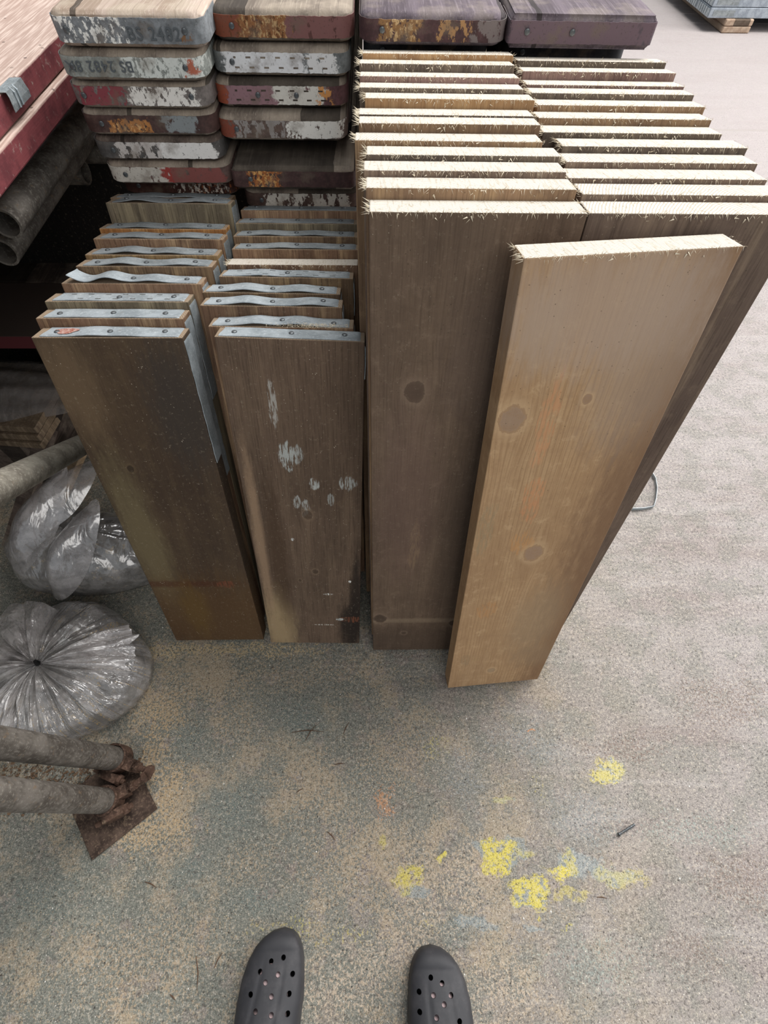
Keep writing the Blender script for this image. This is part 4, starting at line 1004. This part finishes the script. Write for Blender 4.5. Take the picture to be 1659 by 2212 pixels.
def clog(lab, sx, loc, rot, holes):
    """sx=+1: inner (big toe) side at local +x. local y runs back from the toe (0) to the heel (-.296)"""
    root = empty('clog', lab, 'shoe', loc, (0, 0, rot), 'pair of black clogs')
    def sec(t): 
        o_ = smooth_interp(OUT, t); i_ = smooth_interp(INN, t); sh_ = smooth_interp(SHIFT, t)
        return (-o_ * CW + sh_, i_ * CW + sh_)
    # sole
    ts = [.0, .0015, .004, .008, .014, .02, .03, .045, .06, .08, .10, .12, .14, .16, .18, .20, .22, .24, .26, .275, .285, .292, .296]
    lo = []; 
    for t in ts: a, c_ = sec(t); lo.append((a * sx, -t))
    hi = [(sec(t)[1] * sx, -t) for t in reversed(ts[1:-1])]
    loop = lo + hi; n = len(loop); b = MB(); cx = 0; cy = -.148
    for (z, k) in ((.0, .95), (.004, .995), (.018, 1.0), (.023, .985)):
        b.v += [(cx + (x - cx) * k, cy + (y - cy) * (1 - (1 - k) * .4), z) for x, y in loop]
    for q in range(3):
        for i in range(n): b.f.append((q*n+i, q*n+(i+1) % n, (q+1)*n+(i+1) % n, (q+1)*n+i)); b.mi.append(0)
    b.f.append(tuple(range(n))); b.mi.append(0); b.f.append(tuple(3*n+i for i in range(n))); b.mi.append(0)
    link('sole', b.mesh('sole', M_clog, True, angle=60), root)
    # upper: dome from toe to instep
    n1, n2 = 60, 48; v = []; f = []
    for i in range(n1 + 1):
        t = .165 * (i / n1) ** 1.35
        a, c_ = sec(t); a *= .985; c_ *= .985; top = smooth_interp(HT, t)
        if t < .03: top = .02 + (smooth_interp(HT, .03) - .02) * math.sqrt(max(0, 1 - (1 - t / .03) ** 2)) if t < .03 else top
        for j in range(n2 + 1):
            th = pi * j / n2; e = .62
            cx_ = -cos(th); sxn = math.copysign(abs(cx_) ** .8, cx_); szn = sin(th) ** e
            x = (a + c_) / 2 + (c_ - a) / 2 * sxn
            z = .020 + (top - .020) * szn
            # raised ridges running back from the toe
            if t > .035 and szn > .6:
                u = (x - (a + c_) / 2) / ((c_ - a) / 2); w_ = min(1, (t - .035) / .04)
                for rc_ in (-.42, .30): z -= .0016 * w_ * math.exp(-((u - rc_ - .08 * sin(t * 30)) / .06) ** 2)
            v.append((x * sx, -t, z))
    w_ = n2 + 1
    for i in range(n1):
        for j in range(n2): f.append((i*w_+j, i*w_+j+1, (i+1)*w_+j+1, (i+1)*w_+j))
    me = bpy.data.meshes.new('upper'); me.from_pydata(v, [], f)
    bm = bmesh.new(); bm.from_mesh(me); bmesh.ops.remove_doubles(bm, verts=bm.verts, dist=.0003); bmesh.ops.recalc_face_normals(bm, faces=bm.faces)
    if sum(fc.normal.z for fc in bm.faces) < 0: bmesh.ops.reverse_faces(bm, faces=bm.faces)
    bm.to_mesh(me); bm.free()
    up = link('upper', me, root)
    md = up.modifiers.new('s', 'SOLIDIFY'); md.thickness = .0035; md.offset = -1
    cb = MB()
    for (hx, hy) in holes: cb.tube((hx, hy, .022), (hx, hy, .12), .0043, 14)
    cut = bpy.data.objects.new('cut', cb.mesh('cut', M_clog)); col.objects.link(cut); cut.location = loc; cut.rotation_euler = (0, 0, rot)
    bd_ = up.modifiers.new('b', 'BOOLEAN'); bd_.object = cut; bd_.operation = 'DIFFERENCE'; bd_.solver = 'EXACT'
    bpy.context.view_layer.update()
    dg = bpy.context.evaluated_depsgraph_get(); me2 = bpy.data.meshes.new_from_object(up.evaluated_get(dg))
    up.modifiers.clear(); up.data = me2; me2.name = 'upper'; me2.materials.clear(); me2.materials.append(M_clog); bpy.data.objects.remove(cut)
    me2.polygons.foreach_set('material_index', [0] * len(me2.polygons))
    me2.shade_smooth()
    try: me2.set_sharp_from_angle(angle=radians(35))
    except Exception: pass
    # heel rim and strap
    b = MB(); pr = []
    for t in (.165, .19, .22, .25, .275, .288, .2935): a, c_ = sec(t); pr.append((a * .97 * sx, -t))
    pr2 = [(sec(t)[1] * .97 * sx, -t) for t in (.288, .275, .25, .22, .19, .165)]
    pl_ = pr + pr2; k = len(pl_)
    for i, (x, y) in enumerate(pl_):
        h_ = .048 if 2 < i < k - 3 else .065
        b.v += [(x, y, .0232), (x * .98, y, h_), (x * .92, y * .99, h_), (x * .92, y * .99, .0232)]
    for i in range(k - 1):
        for q in range(4): b.f.append((i*4+q, i*4+(q+1) % 4, i*4+4+(q+1) % 4, i*4+4+q)); b.mi.append(0)
    link('heel_rim', b.mesh('heel_rim', M_clog, True, angle=50), root)
    return root
def holes_from(pxs, loc, rot):
    out = []
    for (a, b_, z) in pxs:
        p = floor_at(a, b_, z); d_ = Vector((p.x - loc[0], p.y - loc[1], 0)); d_.rotate(Matrix.Rotation(-rot, 3, 'Z')); out.append((d_.x, d_.y))
    return out
tl = floor_at(604, 2005, .02); tr = floor_at(935, 2043, .02)
locL = (tl.x - .006, tl.y, .0005); rotL = .0
locR = (tr.x + .010, tr.y, .0005); rotR = -.04
hL = [(585,2078,.052),(611.6,2069.5,.05),(562,2099,.05),(599.5,2107,.058),(631,2105.6,.054),(573,2123,.057),(623,2150,.064),(585,2155,.066),(541,2149,.058),(619,2195,.073),(584,2197,.075),(551,2187,.068)]
# right clog holes in the picture
z2 = lambda a, b_: (480 + a / 2.911, 1950 + b_ / 2.911)
hR = [z2(1312, 472) + (.048,), z2(1383, 508) + (.050,), z2(1238, 560) + (.048,), z2(1330, 585) + (.056,), z2(1438, 580) + (.05,), z2(1397, 642) + (.058,), z2(1243, 692) + (.058,), z2(1350, 728) + (.064,), z2(1492, 745) + (.057,)]
clog('left black rubber clog, toe nearer the boards, two rows of pale holes', 1, locL, rotL, holes_from(hL, locL, rotL))
clog('right black rubber clog, toe set back from the left one', -1, locR, rotR, holes_from(hR, locR, rotR))
# the feet inside, cut off under the camera at the shins
pers = empty('person', 'person standing in black clogs, only the feet show', 'person', ((locL[0] + locR[0]) / 2, -.35, 0))
def foot(loc, rot, sx):
    vs = [(0, -.275, .055), (0, -.20, .052), (.002 * sx, -.12, .042), (.005 * sx, -.045, .034), (0, -.245, .12), (0, -.25, .24), (0, -.24, .40)]
    rad = [(.026, .022), (.030, .022), (.035, .016), (.028, .010), (.034, .036), (.045, .047), (.052, .055)]
    ed = [(0, 1), (1, 2), (2, 3), (0, 4), (4, 5), (5, 6)]
    me = bpy.data.meshes.new('foot'); me.from_pydata(vs, ed, []); o = link('foot', me, None, loc, (0, 0, rot))
    md = o.modifiers.new('k', 'SKIN')
    for i, rr in enumerate(rad): me.skin_vertices[0].data[i].radius = rr
    me.skin_vertices[0].data[0].use_root = True
    sb = o.modifiers.new('s', 'SUBSURF'); sb.levels = 2; sb.render_levels = 2
    bpy.context.view_layer.update(); dg = bpy.context.evaluated_depsgraph_get(); me2 = bpy.data.meshes.new_from_object(o.evaluated_get(dg)); o.modifiers.clear(); o.data = me2
    me2.materials.clear(); me2.materials.append(M_sock); me2.shade_smooth()
    o.parent = pers; o.location = Vector(loc) - pers.location
    return o
foot(locL, rotL, 1); foot(locR, rotR, -1)
M_trs = NT('dark_work_trousers', .95).done(lin('2E3138'))
for lc in (locL, locR):
    b = MB(); k = 28; ring = []
    for (z, rr, yy) in ((.135, .062, -.238), (.17, .068, -.242), (.22, .070, -.244), (.30, .074, -.244), (.42, .082, -.240), (.42, .078, -.240), (.30, .070, -.244), (.17, .064, -.242), (.135, .058, -.238)):
        b.v += [(rr * cos(2*pi*i/k) * (1 + .04 * sin(5 * 2*pi*i/k + z * 30)), yy + rr * sin(2*pi*i/k), z + .004 * sin(3 * 2*pi*i/k)) for i in range(k)]
    for q in range(9):
        for i in range(k): b.f.append((q*k+i, q*k+(i+1) % k, ((q+1) % 9)*k+(i+1) % k, ((q+1) % 9)*k+i)); b.mi.append(0)
    link('trouser_leg', b.mesh('trouser_leg', M_trs, True, angle=70), pers, tuple(Vector(lc) - pers.location))
